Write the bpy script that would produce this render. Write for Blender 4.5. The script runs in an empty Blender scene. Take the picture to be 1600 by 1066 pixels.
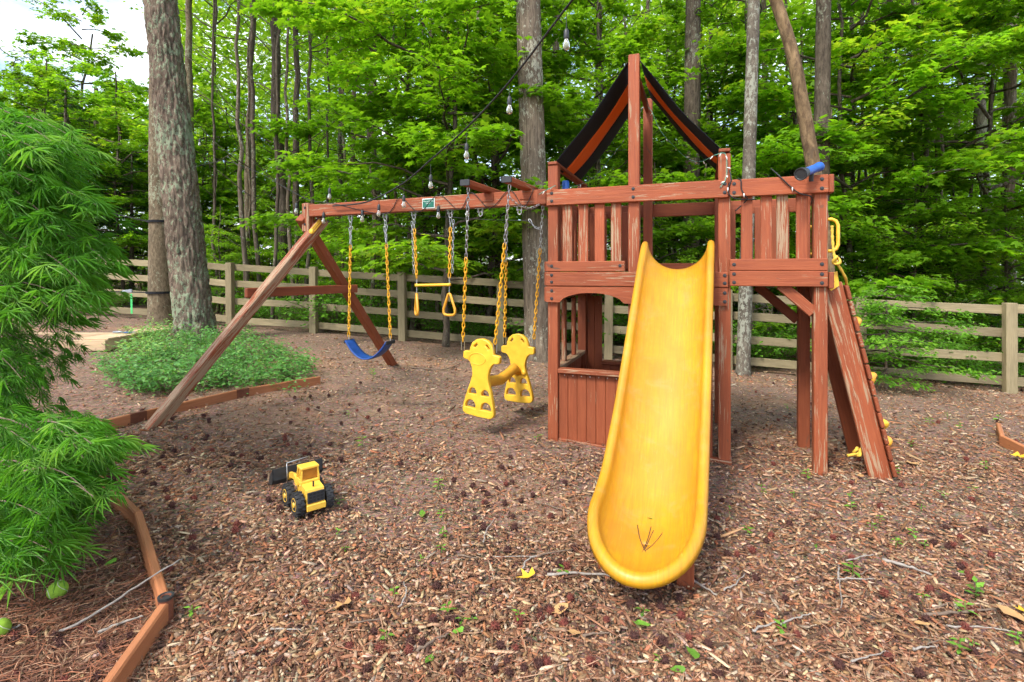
import bpy, math, random
import numpy as np
from mathutils import Vector, Matrix, Euler, noise

random.seed(7)
rng = np.random.default_rng(7)
SC = bpy.context.scene
COL = SC.collection
R = math.radians

# ------------------------------------------------------------------ camera, sky, sun, exposure
FPX, CX, HY, CZ = 800.0, 800.0, 425.0, 1.3
cam_d = bpy.data.cameras.new('Camera')
cam_d.lens = 18.0
cam_d.sensor_width = 36.0
cam_d.shift_y = -(533.0 - HY) / 1600.0
cam_d.clip_start = 0.05
cam_d.clip_end = 400
cam = bpy.data.objects.new('Camera', cam_d)
cam.location = (0, 0, CZ)
cam.rotation_euler = (R(90), 0, 0)
COL.objects.link(cam)
SC.camera = cam

SUN_EL, SUN_AZ = 50.0, 218.0          # azimuth clockwise from +Y (north)
world = bpy.data.worlds.new('World')
SC.world = world
world.use_nodes = True
wn = world.node_tree
wn.nodes.clear()
def _w(t): return wn.nodes.new(t)
sky = _w('ShaderNodeTexSky')
sky.sky_type = 'NISHITA'
sky.sun_disc = False
sky.sun_elevation = R(SUN_EL)
sky.sun_rotation = R(SUN_AZ)
sky.air_density = 1.0
sky.dust_density = 1.5
tc = _w('ShaderNodeTexCoord')
mp = _w('ShaderNodeMapping'); mp.inputs['Scale'].default_value = (1.6, 1.6, 4.0)
cn = _w('ShaderNodeTexNoise'); cn.inputs['Scale'].default_value = 1.7; cn.inputs['Detail'].default_value = 7; cn.inputs['Roughness'].default_value = .58
cr = _w('ShaderNodeValToRGB')
cr.color_ramp.elements[0].position = .43; cr.color_ramp.elements[0].color = (0, 0, 0, 1)
cr.color_ramp.elements[1].position = .62; cr.color_ramp.elements[1].color = (1, 1, 1, 1)
mx = _w('ShaderNodeMixRGB'); mx.inputs[2].default_value = (5.6, 5.9, 6.3, 1)
bg = _w('ShaderNodeBackground'); bg.inputs['Strength'].default_value = .15
wo = _w('ShaderNodeOutputWorld')
L_ = wn.links.new
L_(tc.outputs['Generated'], mp.inputs['Vector']); L_(mp.outputs[0], cn.inputs['Vector'])
L_(cn.outputs[0], cr.inputs[0]); L_(cr.outputs[0], mx.inputs[0]); L_(sky.outputs[0], mx.inputs[1])
L_(mx.outputs[0], bg.inputs['Color']); L_(bg.outputs[0], wo.inputs['Surface'])

sun_d = bpy.data.lights.new('Sun', 'SUN')
sun_d.energy = 2.0
sun_d.angle = R(14)
sun_d.color = (1.0, .95, .86)
sun = bpy.data.objects.new('Sun', sun_d)
to_sun = Vector((math.sin(R(SUN_AZ)) * math.cos(R(SUN_EL)), math.cos(R(SUN_AZ)) * math.cos(R(SUN_EL)), math.sin(R(SUN_EL))))
sun.rotation_euler = (-to_sun).to_track_quat('-Z', 'Y').to_euler()
sun.location = to_sun * 50
COL.objects.link(sun)

SC.view_settings.view_transform = 'Standard'
SC.view_settings.look = 'None'
SC.view_settings.exposure = 1.28
SC.view_settings.gamma = 1.0
SC.view_settings.use_curve_mapping = False
SC.render.engine = 'CYCLES'
SC.cycles.max_bounces = 6
SC.cycles.diffuse_bounces = 4
SC.cycles.glossy_bounces = 2
SC.cycles.transmission_bounces = 4
SC.cycles.transparent_max_bounces = 6
SC.cycles.caustics_reflective = False
SC.cycles.caustics_refractive = False
SC.cycles.use_denoising = True
SC.cycles.use_adaptive_sampling = True
SC.cycles.adaptive_threshold = .05
SC.cycles.sample_clamp_indirect = 6.0

# ------------------------------------------------------------------ geometry of the place
def G(x, y):
    """height of the ground: it falls to the right and a little to the back"""
    k = np.clip((y - 2.5) / 5.0, .3, 1.0)
    return (-.055 * np.clip(x, -16, 16) * k - .012 * np.clip(y - 4, 0, 12)
            + .012 * np.sin(1.7 * x + .4) * np.sin(1.3 * y + 1.1))

def pt(px, py, Y):
    return Vector(((px - CX) / FPX * Y, Y, CZ - (py - HY) / FPX * Y))

def gp(px, py, dz=0.0):
    a, b = .6, 60.0
    for _ in range(50):
        m = (a + b) / 2
        p = pt(px, py, m)
        if p.z > G(p.x, p.y) + dz: a = m
        else: b = m
    return pt(px, py, a)

def on_ground(x, y, dz=0.0):
    return Vector((x, y, float(G(x, y)) + dz))

# ------------------------------------------------------------------ materials
def new_mat(name):
    m = bpy.data.materials.new(name)
    m.use_nodes = True
    nt = m.node_tree
    b = nt.nodes['Principled BSDF']
    return m, nt, b

def nd(nt, t, **kw):
    n = nt.nodes.new(t)
    for k, v in kw.items():
        if k in n.inputs: n.inputs[k].default_value = v
        else: setattr(n, k, v)
    return n

def ramp(nt, stops):
    n = nt.nodes.new('ShaderNodeValToRGB')
    els = n.color_ramp.elements
    while len(els) < len(stops): els.new(.5)
    for e, (p, c) in zip(els, stops):
        e.position = p
        e.color = (c, c, c, 1) if isinstance(c, (int, float)) else (*c, 1)
    return n

def mixc(nt, f, a, b, mode='MIX'):
    n = nt.nodes.new('ShaderNodeMixRGB'); n.blend_type = mode
    for i, v in ((0, f), (1, a), (2, b)):
        if hasattr(v, 'is_output'): nt.links.new(v, n.inputs[i])
        elif i == 0: n.inputs[0].default_value = v
        else: n.inputs[i].default_value = (*v, 1)
    return n.outputs[0]

def bump(nt, b, h, strength=.3, dist=.01):
    n = nd(nt, 'ShaderNodeBump', Strength=strength, Distance=dist)
    nt.links.new(h, n.inputs['Height'])
    nt.links.new(n.outputs[0], b.inputs['Normal'])

def mapped(nt, src, scale):
    n = nd(nt, 'ShaderNodeMapping', Scale=scale)
    nt.links.new(src, n.inputs['Vector'])
    return n.outputs[0]

def noisef(nt, vec, scale, detail=4, rough=.55, dist=0.0):
    n = nd(nt, 'ShaderNodeTexNoise', Scale=scale, Detail=detail, Roughness=rough, Distortion=dist)
    nt.links.new(vec, n.inputs['Vector'])
    return n.outputs[0]

MAT = {}

def wood_mat(name, c1, c2, bare, rough=.62, peel_on=True, grime=(.10, .06, .04)):
    """stained wood: grain follows the attribute gc (x runs along the board);
    object colour red = how far the stain has peeled, green = brightness of the stain"""
    m, nt, b = new_mat(name)
    at = nd(nt, 'ShaderNodeAttribute', attribute_name='gc')
    oi = nd(nt, 'ShaderNodeObjectInfo')
    sep = nd(nt, 'ShaderNodeSeparateColor'); nt.links.new(oi.outputs['Color'], sep.inputs[0])
    v = at.outputs['Vector']
    fine = noisef(nt, mapped(nt, v, (3.0, 60, 60)), 1.6, 5, .6, .4)
    broad = noisef(nt, mapped(nt, v, (1.2, 5, 5)), 1.5, 3, .5)
    rf = ramp(nt, [(.3, 0.0), (.72, 1.0)]); nt.links.new(fine, rf.inputs[0])
    col = mixc(nt, rf.outputs[0], c1, c2)
    rb = ramp(nt, [(.25, .78), (.75, 1.16)]); nt.links.new(broad, rb.inputs[0])
    col = mixc(nt, 1.0, col, rb.outputs[0], 'MULTIPLY')
    tint = nd(nt, 'ShaderNodeMath', operation='MULTIPLY_ADD'); nt.links.new(sep.outputs[1], tint.inputs[0]); tint.inputs[1].default_value = .9; tint.inputs[2].default_value = .55
    cmb = nd(nt, 'ShaderNodeCombineColor')
    for i in range(3): nt.links.new(tint.outputs[0], cmb.inputs[i])
    col = mixc(nt, 1.0, col, cmb.outputs[0], 'MULTIPLY')
    # dark scuffs and knots
    kn = noisef(nt, mapped(nt, v, (5, 14, 14)), 1.3, 2, .5, .8)
    rk = ramp(nt, [(.70, 0.0), (.78, .75)]); nt.links.new(kn, rk.inputs[0])
    col = mixc(nt, rk.outputs[0], col, grime)
    if peel_on:
        p1 = noisef(nt, mapped(nt, v, (4.2, 80, 80)), 1.0, 7, .64, .3)
        p2 = noisef(nt, mapped(nt, v, (1.6, 4, 4)), 1.0, 2, .5)
        s = nd(nt, 'ShaderNodeMath', operation='MULTIPLY_ADD'); nt.links.new(p2, s.inputs[0]); s.inputs[1].default_value = .42; nt.links.new(p1, s.inputs[2])
        s2 = nd(nt, 'ShaderNodeMath', operation='MULTIPLY_ADD'); nt.links.new(sep.outputs[0], s2.inputs[0]); s2.inputs[1].default_value = .42; nt.links.new(s.outputs[0], s2.inputs[2])
        rp = ramp(nt, [(.975, 0.0), (1.02, .75)]); nt.links.new(s2.outputs[0], rp.inputs[0])
        rbare = mixc(nt, rf.outputs[0], bare, tuple(x * .62 for x in bare))
        col = mixc(nt, rp.outputs[0], col, rbare)
        hh = mixc(nt, .5, rf.outputs[0], rp.outputs[0], 'SUBTRACT')
    else:
        hh = rf.outputs[0]
    nt.links.new(col, b.inputs['Base Color'])
    rr = ramp(nt, [(.2, rough - .12), (.8, rough + .16)]); nt.links.new(fine, rr.inputs[0])
    nt.links.new(rr.outputs[0], b.inputs['Roughness'])
    b.inputs['Specular IOR Level'].default_value = .35
    bump(nt, b, hh, .35, .004)
    MAT[name] = m
    return m

wood_mat('red_wood', (.225, .051, .019), (.31, .084, .032), (.43, .325, .205))
wood_mat('fence_wood', (.185, .150, .082), (.30, .248, .148), (.30, .26, .2), .8, False, (.12, .085, .05))
wood_mat('edging_wood', (.36, .13, .052), (.47, .19, .085), (.5, .4, .3), .6, False, (.16, .06, .03))
wood_mat('edging_joint', (.13, .042, .022), (.19, .065, .035), (.5, .4, .3), .6, False, (.08, .03, .02))
wood_mat('pale_wood', (.42, .29, .17), (.55, .41, .26), (.5, .4, .3), .75, False, (.2, .13, .08))

def plain_mat(name, col, rough=.5, metal=0.0, spec=.5, var=.0, scale=20, bmp=0.0, coat=0.0, dark=None):
    m, nt, b = new_mat(name)
    b.inputs['Base Color'].default_value = (*col, 1)
    b.inputs['Roughness'].default_value = rough
    b.inputs['Metallic'].default_value = metal
    b.inputs['Specular IOR Level'].default_value = spec
    b.inputs['Coat Weight'].default_value = coat
    if var or bmp:
        t = nd(nt, 'ShaderNodeTexCoord')
        f = noisef(nt, t.outputs['Object'], scale, 6, .6)
        r = ramp(nt, [(.25, 0.0), (.75, 1.0)]); nt.links.new(f, r.inputs[0])
        d = dark or tuple(x * (1 - var) for x in col)
        c = mixc(nt, r.outputs[0], d, tuple(min(1, x * (1 + var * .35)) for x in col))
        nt.links.new(c, b.inputs['Base Color'])
        rr = ramp(nt, [(.2, max(.05, rough - .1)), (.8, min(1, rough + .12))]); nt.links.new(f, rr.inputs[0]); nt.links.new(rr.outputs[0], b.inputs['Roughness'])
        if bmp: bump(nt, b, f, bmp, .003)
    MAT[name] = m
    return m

plain_mat('yellow_plastic', (.80, .47, .035), .42, var=.22, scale=14, bmp=.06)
plain_mat('yellow_chain', (.82, .42, .02), .45, var=.2, scale=40)
plain_mat('yellow_toy', (.84, .50, .06), .38, var=.10, scale=30)
plain_mat('amber_panel', (.40, .16, .02), .3, var=.2, scale=30)
plain_mat('orange_plastic', (.70, .34, .03), .42, var=.18, scale=20)
plain_mat('steel', (.55, .56, .57), .35, metal=1.0, var=.25, scale=50)
plain_mat('black_metal', (.025, .027, .03), .5, var=.3, scale=30)
plain_mat('black_rubber', (.022, .023, .025), .7, var=.4, scale=40, bmp=.2)
plain_mat('black_cable', (.012, .012, .013), .6)
plain_mat('green_wire', (.10, .30, .22), .5)
plain_mat('blue_plastic', (.012, .10, .42), .4, var=.25, scale=18)
plain_mat('blue_belt', (.010, .060, .27), .5, var=.3, scale=14)
plain_mat('black_cloth', (.010, .012, .016), .85, var=.3, scale=90, bmp=.1)
plain_mat('orange_cloth', (.52, .145, .028), .85, var=.15, scale=60, bmp=.1)
plain_mat('sign_green', (.01, .13, .085), .4, var=.2, scale=30)
plain_mat('sign_white', (.72, .76, .73), .45)
plain_mat('white_plastic', (.78, .78, .76), .4)
plain_mat('twig_bark', (.20, .14, .10), .9, var=.5, scale=60, bmp=.3)
plain_mat('grey_twig', (.34, .30, .26), .9, var=.4, scale=60, bmp=.3)
plain_mat('gum_ball', (.065, .020, .014), .85, var=.5, scale=60)
plain_mat('gum_ball_red', (.16, .035, .022), .85, var=.5, scale=60)
plain_mat('ball_felt', (.26, .44, .035), .95, var=.25, scale=60, bmp=.4)
plain_mat('ball_seam', (.55, .58, .40), .8)
plain_mat('dry_leaf', (.50, .28, .11), .8, var=.3, scale=50)
plain_mat('yellow_leaf', (.75, .45, .03), .6, var=.2, scale=40)
plain_mat('yellow_rope', (.68, .44, .05), .8, var=.3, scale=90, bmp=.3)
plain_mat('green_strap', (.06, .50, .14), .7)
plain_mat('grey_metal', (.30, .33, .38), .4, metal=.3, var=.3, scale=40)

def glass_mat():
    m, nt, b = new_mat('bulb_glass')
    b.inputs['Base Color'].default_value = (.93, .90, .80, 1)
    b.inputs['Roughness'].default_value = .08
    b.inputs['Transmission Weight'].default_value = .75
    b.inputs['IOR'].default_value = 1.25
    MAT['bulb_glass'] = m
glass_mat()

def slide_mat():
    m, nt, b = new_mat('slide_plastic')
    at = nd(nt, 'ShaderNodeAttribute', attribute_name='gc')
    v = at.outputs['Vector']
    f = noisef(nt, mapped(nt, v, (60, 4, 4)), 1.4, 5, .65)
    g = noisef(nt, mapped(nt, v, (2.6, 2.6, 2.6)), 1.6, 5, .6, .6)
    h = noisef(nt, mapped(nt, v, (70, 70, 70)), 1.0, 4, .7)
    r1 = ramp(nt, [(.32, 0.0), (.72, 1.0)]); nt.links.new(g, r1.inputs[0])
    col = mixc(nt, r1.outputs[0], (.55, .285, .008), (.46, .200, .007))
    r2 = ramp(nt, [(.40, 0.0), (.70, .75)]); nt.links.new(f, r2.inputs[0])
    col = mixc(nt, r2.outputs[0], col, (.45, .180, .010))
    r3 = ramp(nt, [(.60, 0.0), (.74, .55)]); nt.links.new(h, r3.inputs[0])
    col = mixc(nt, r3.outputs[0], col, (.42, .19, .03))
    # scuffs: fine long scratches, paler, and a dusty film in blotches
    sc_ = noisef(nt, mapped(nt, v, (190, 7, 7)), 1.0, 3, .6, 1.2)
    r4 = ramp(nt, [(.63, 0.0), (.71, .28)]); nt.links.new(sc_, r4.inputs[0])
    col = mixc(nt, r4.outputs[0], col, (.68, .46, .10))
    du = noisef(nt, mapped(nt, v, (6, 9, 9)), 1.0, 7, .7, .4)
    r5 = ramp(nt, [(.54, 0.0), (.76, .5)]); nt.links.new(du, r5.inputs[0])
    col = mixc(nt, r5.outputs[0], col, (.40, .27, .09))
    nt.links.new(col, b.inputs['Base Color'])
    rr = ramp(nt, [(.2, .34), (.8, .6)]); nt.links.new(f, rr.inputs[0]); nt.links.new(rr.outputs[0], b.inputs['Roughness'])
    bump(nt, b, f, .05, .002)
    MAT['slide_plastic'] = m
slide_mat()
for _n, _tc, _f in (('black_cloth', (.02, .022, .028), .25), ('orange_cloth', (.60, .19, .035), .42)):
    # thin cloth lets some light through
    _m = MAT[_n]; _nt = _m.node_tree
    _t = nd(_nt, 'ShaderNodeBsdfTranslucent'); _t.inputs['Color'].default_value = (*_tc, 1)
    _x = nd(_nt, 'ShaderNodeMixShader'); _x.inputs[0].default_value = _f
    _nt.links.new(_nt.nodes['Principled BSDF'].outputs[0], _x.inputs[1]); _nt.links.new(_t.outputs[0], _x.inputs[2])
    _nt.links.new(_x.outputs[0], _nt.nodes['Material Output'].inputs['Surface'])

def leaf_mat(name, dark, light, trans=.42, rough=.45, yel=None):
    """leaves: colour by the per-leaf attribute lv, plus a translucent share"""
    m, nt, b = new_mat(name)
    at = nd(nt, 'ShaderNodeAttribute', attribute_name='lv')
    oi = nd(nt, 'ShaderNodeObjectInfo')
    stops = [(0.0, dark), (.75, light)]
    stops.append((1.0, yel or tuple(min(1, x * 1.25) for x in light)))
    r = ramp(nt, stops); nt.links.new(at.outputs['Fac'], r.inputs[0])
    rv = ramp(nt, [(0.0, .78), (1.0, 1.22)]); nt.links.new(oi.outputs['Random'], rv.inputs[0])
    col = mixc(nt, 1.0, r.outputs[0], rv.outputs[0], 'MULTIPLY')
    nt.links.new(col, b.inputs['Base Color'])
    b.inputs['Roughness'].default_value = rough
    b.inputs['Specular IOR Level'].default_value = .35
    tr = nd(nt, 'ShaderNodeBsdfTranslucent')
    tcol = mixc(nt, 1.0, col, (1.5, 1.45, .6), 'MULTIPLY')
    nt.links.new(tcol, tr.inputs['Color'])
    mixs = nd(nt, 'ShaderNodeMixShader'); mixs.inputs[0].default_value = trans
    out = nt.nodes['Material Output']
    nt.links.new(b.outputs[0], mixs.inputs[1]); nt.links.new(tr.outputs[0], mixs.inputs[2])
    nt.links.new(mixs.outputs[0], out.inputs['Surface'])
    MAT[name] = m
leaf_mat('maple_leaf', (.105, .24, .012), (.21, .42, .022), .58, .45, (.36, .50, .04))
leaf_mat('woods_leaf', (.11, .245, .014), (.22, .42, .026), .58, .5, (.38, .50, .05))
leaf_mat('far_leaf', (.12, .25, .018), (.27, .46, .04), .58, .6, (.42, .53, .09))
leaf_mat('shrub_leaf', (.050, .155, .014), (.14, .33, .030), .44, .45)
leaf_mat('bush_leaf', (.09, .24, .02), (.20, .44, .04), .46, .4, (.30, .52, .07))
leaf_mat('lace_leaf', (.055, .22, .018), (.16, .45, .045), .45, .42, (.28, .56, .11))
leaf_mat('cover_leaf', (.05, .17, .035), (.14, .34, .075), .35, .45, (.34, .50, .14))
leaf_mat('cedar_leaf', (.018, .055, .012), (.045, .115, .022), .3, .6)
leaf_mat('seedling_leaf', (.09, .24, .025), (.19, .40, .05), .35, .4)

def bark_mat(name, c1, c2, lichen=None, lich_amt=.5, scale=(14, 14, 3.2), bm=.8, dist=.02):
    m, nt, b = new_mat(name)
    t = nd(nt, 'ShaderNodeTexCoord')
    oi = nd(nt, 'ShaderNodeObjectInfo')
    add = nd(nt, 'ShaderNodeVectorMath', operation='ADD')
    nt.links.new(t.outputs['Object'], add.inputs[0]); nt.links.new(oi.outputs['Location'], add.inputs[1])
    v = add.outputs[0]
    f = noisef(nt, mapped(nt, v, scale), 1.0, 7, .66, .5)
    g = noisef(nt, v, 2.2, 3, .5)
    r = ramp(nt, [(.34, 0.0), (.66, 1.0)]); nt.links.new(f, r.inputs[0])
    col = mixc(nt, r.outputs[0], c1, c2)
    rg = ramp(nt, [(.3, .75), (.7, 1.2)]); nt.links.new(g, rg.inputs[0])
    col = mixc(nt, 1.0, col, rg.outputs[0], 'MULTIPLY')
    if lichen:
        l1 = noisef(nt, mapped(nt, v, (22, 22, 13)), 1.0, 6, .70, .3)
        l2 = noisef(nt, v, 1.3, 2, .5)
        s = nd(nt, 'ShaderNodeMath', operation='MULTIPLY_ADD'); nt.links.new(l2, s.inputs[0]); s.inputs[1].default_value = .5; nt.links.new(l1, s.inputs[2])
        rl = ramp(nt, [(.88 - .2 * lich_amt, 0.0), (.93 - .2 * lich_amt, .85)]); nt.links.new(s.outputs[0], rl.inputs[0])
        col = mixc(nt, rl.outputs[0], col, lichen)
    nt.links.new(col, b.inputs['Base Color'])
    b.inputs['Roughness'].default_value = .9
    b.inputs['Specular IOR Level'].default_value = .2
    bump(nt, b, f, bm, dist)
    MAT[name] = m
bark_mat('pine_bark', (.050, .036, .027), (.235, .175, .13), (.235, .285, .185), .66, (30, 30, 6), 1.0, .02)
bark_mat('brown_bark', (.075, .056, .034), (.20, .155, .10), (.27, .29, .2), .3, (26, 26, 12), .6, .01)
bark_mat('grey_bark', (.075, .056, .04), (.235, .185, .135), (.36, .36, .28), .25, (34, 34, 3.0), .9, .015)
bark_mat('pale_bark', (.14, .12, .09), (.36, .32, .26), (.40, .42, .33), .55, (26, 26, 8), .6, .01)
bark_mat('tan_bark', (.08, .05, .028), (.27, .185, .10), (.10, .07, .045), .45, (15, 15, 6), 1.0, .02)
bark_mat('dark_bark', (.045, .034, .024), (.145, .115, .085), (.22, .23, .17), .12, (26, 26, 7), .7, .01)
bark_mat('lichen_bark', (.075, .062, .048), (.18, .155, .12), (.30, .31, .25), .5, (24, 24, 14), .6, .01)

def ground_mat():
    m, nt, b = new_mat('forest_soil')
    t = nd(nt, 'ShaderNodeTexCoord')
    v = t.outputs['Object']
    a = noisef(nt, v, .55, 5, .6)
    f = noisef(nt, v, 26, 8, .75, .3)
    vo = nd(nt, 'ShaderNodeTexVoronoi', Scale=58.0); vo.inputs['Randomness'].default_value = 1
    nt.links.new(mapped(nt, v, (1, 1.6, 1)), vo.inputs['Vector'])
    r = ramp(nt, [(.28, (.060, .033, .019)), (.45, (.180, .090, .046)), (.62, (.30, .162, .090)), (.8, (.43, .275, .165))]); nt.links.new(f, r.inputs[0])
    hsv = mixc(nt, .45, r.outputs[0], vo.outputs['Color'], 'OVERLAY')
    bw = nd(nt, 'ShaderNodeHueSaturation', Saturation=.72, Value=1.0); nt.links.new(hsv, bw.inputs['Color'])
    ra = ramp(nt, [(.52, 0.0), (.66, .6)]); nt.links.new(a, ra.inputs[0])
    col = mixc(nt, ra.outputs[0], bw.outputs[0], (.44, .25, .15))
    nt.links.new(col, b.inputs['Base Color'])
    b.inputs['Roughness'].default_value = .95
    b.inputs['Specular IOR Level'].default_value = .15
    bump(nt, b, f, .9, .02)
    MAT['forest_soil'] = m
ground_mat()

def vcol_mat(name, rough=.85, bmp=.25):
    m, nt, b = new_mat(name)
    at = nd(nt, 'ShaderNodeAttribute', attribute_name='col')
    t = nd(nt, 'ShaderNodeTexCoord')
    f = noisef(nt, mapped(nt, t.outputs['Object'], (160, 160, 160)), 1.0, 3, .6)
    r = ramp(nt, [(.25, .7), (.75, 1.2)]); nt.links.new(f, r.inputs[0])
    col = mixc(nt, 1.0, at.outputs['Color'], r.outputs[0], 'MULTIPLY')
    nt.links.new(col, b.inputs['Base Color'])
    b.inputs['Roughness'].default_value = rough
    b.inputs['Specular IOR Level'].default_value = .2
    bump(nt, b, f, bmp, .002)
    MAT[name] = m
vcol_mat('chip_wood')

# ------------------------------------------------------------------ mesh helpers
def mesh_np(name, V, T, mats, attrs=None, smooth=False, quads=None):
    """mesh from numpy arrays: V (n,3), T (m,3) triangles, optional quads (k,4)"""
    me = bpy.data.meshes.new(name)
    V = np.asarray(V, dtype=np.float32)
    T = np.asarray(T, dtype=np.int32).reshape(-1, 3)
    Q = np.zeros((0, 4), np.int32) if quads is None else np.asarray(quads, dtype=np.int32).reshape(-1, 4)
    me.vertices.add(len(V)); me.vertices.foreach_set('co', V.ravel())
    nl = T.size + Q.size
    me.loops.add(nl); me.loops.foreach_set('vertex_index', np.concatenate([T.ravel(), Q.ravel()]))
    npoly = len(T) + len(Q)
    me.polygons.add(npoly)
    tot = np.concatenate([np.full(len(T), 3, np.int32), np.full(len(Q), 4, np.int32)])
    st = np.concatenate([[0], np.cumsum(tot)[:-1]]).astype(np.int32) if npoly else np.zeros(0, np.int32)
    me.polygons.foreach_set('loop_start', st)
    me.polygons.foreach_set('loop_total', tot)
    if smooth: me.polygons.foreach_set('use_smooth', np.ones(npoly, bool))
    me.update(calc_edges=True)
    for an, (kind, data) in (attrs or {}).items():
        a = me.attributes.new(an, kind, 'POINT')
        key = {'FLOAT': 'value', 'FLOAT_VECTOR': 'vector', 'FLOAT_COLOR': 'color'}[kind]
        a.data.foreach_set(key, np.asarray(data, np.float32).ravel())
    for mm in (mats if isinstance(mats, (list, tuple)) else [mats]):
        me.materials.append(MAT[mm] if isinstance(mm, str) else mm)
    return me

def add_obj(name, me, parent=None, loc=None, peel=None, tint=None, kind=None):
    o = bpy.data.objects.new(name, me)
    COL.objects.link(o)
    if parent: o.parent = parent
    if loc is not None: o.location = loc
    if peel is not None: o.color = (peel, .5 if tint is None else tint, 0, 1)
    elif tint is not None: o.color = (0, tint, 0, 1)
    else: o.color = (.3, .5, 0, 1)
    if kind: o['kind'] = kind
    return o

def tag(o, label, cat, group=None):
    o['label'] = label; o['category'] = cat
    if group: o['group'] = group
    return o

def thing(name, label, cat, loc=(0, 0, 0), rz=0.0, group=None):
    o = bpy.data.objects.new(name, None)
    o.empty_display_size = .1
    COL.objects.link(o)
    o.location = loc; o.rotation_euler = (0, 0, rz)
    return tag(o, label, cat, group)

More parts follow.
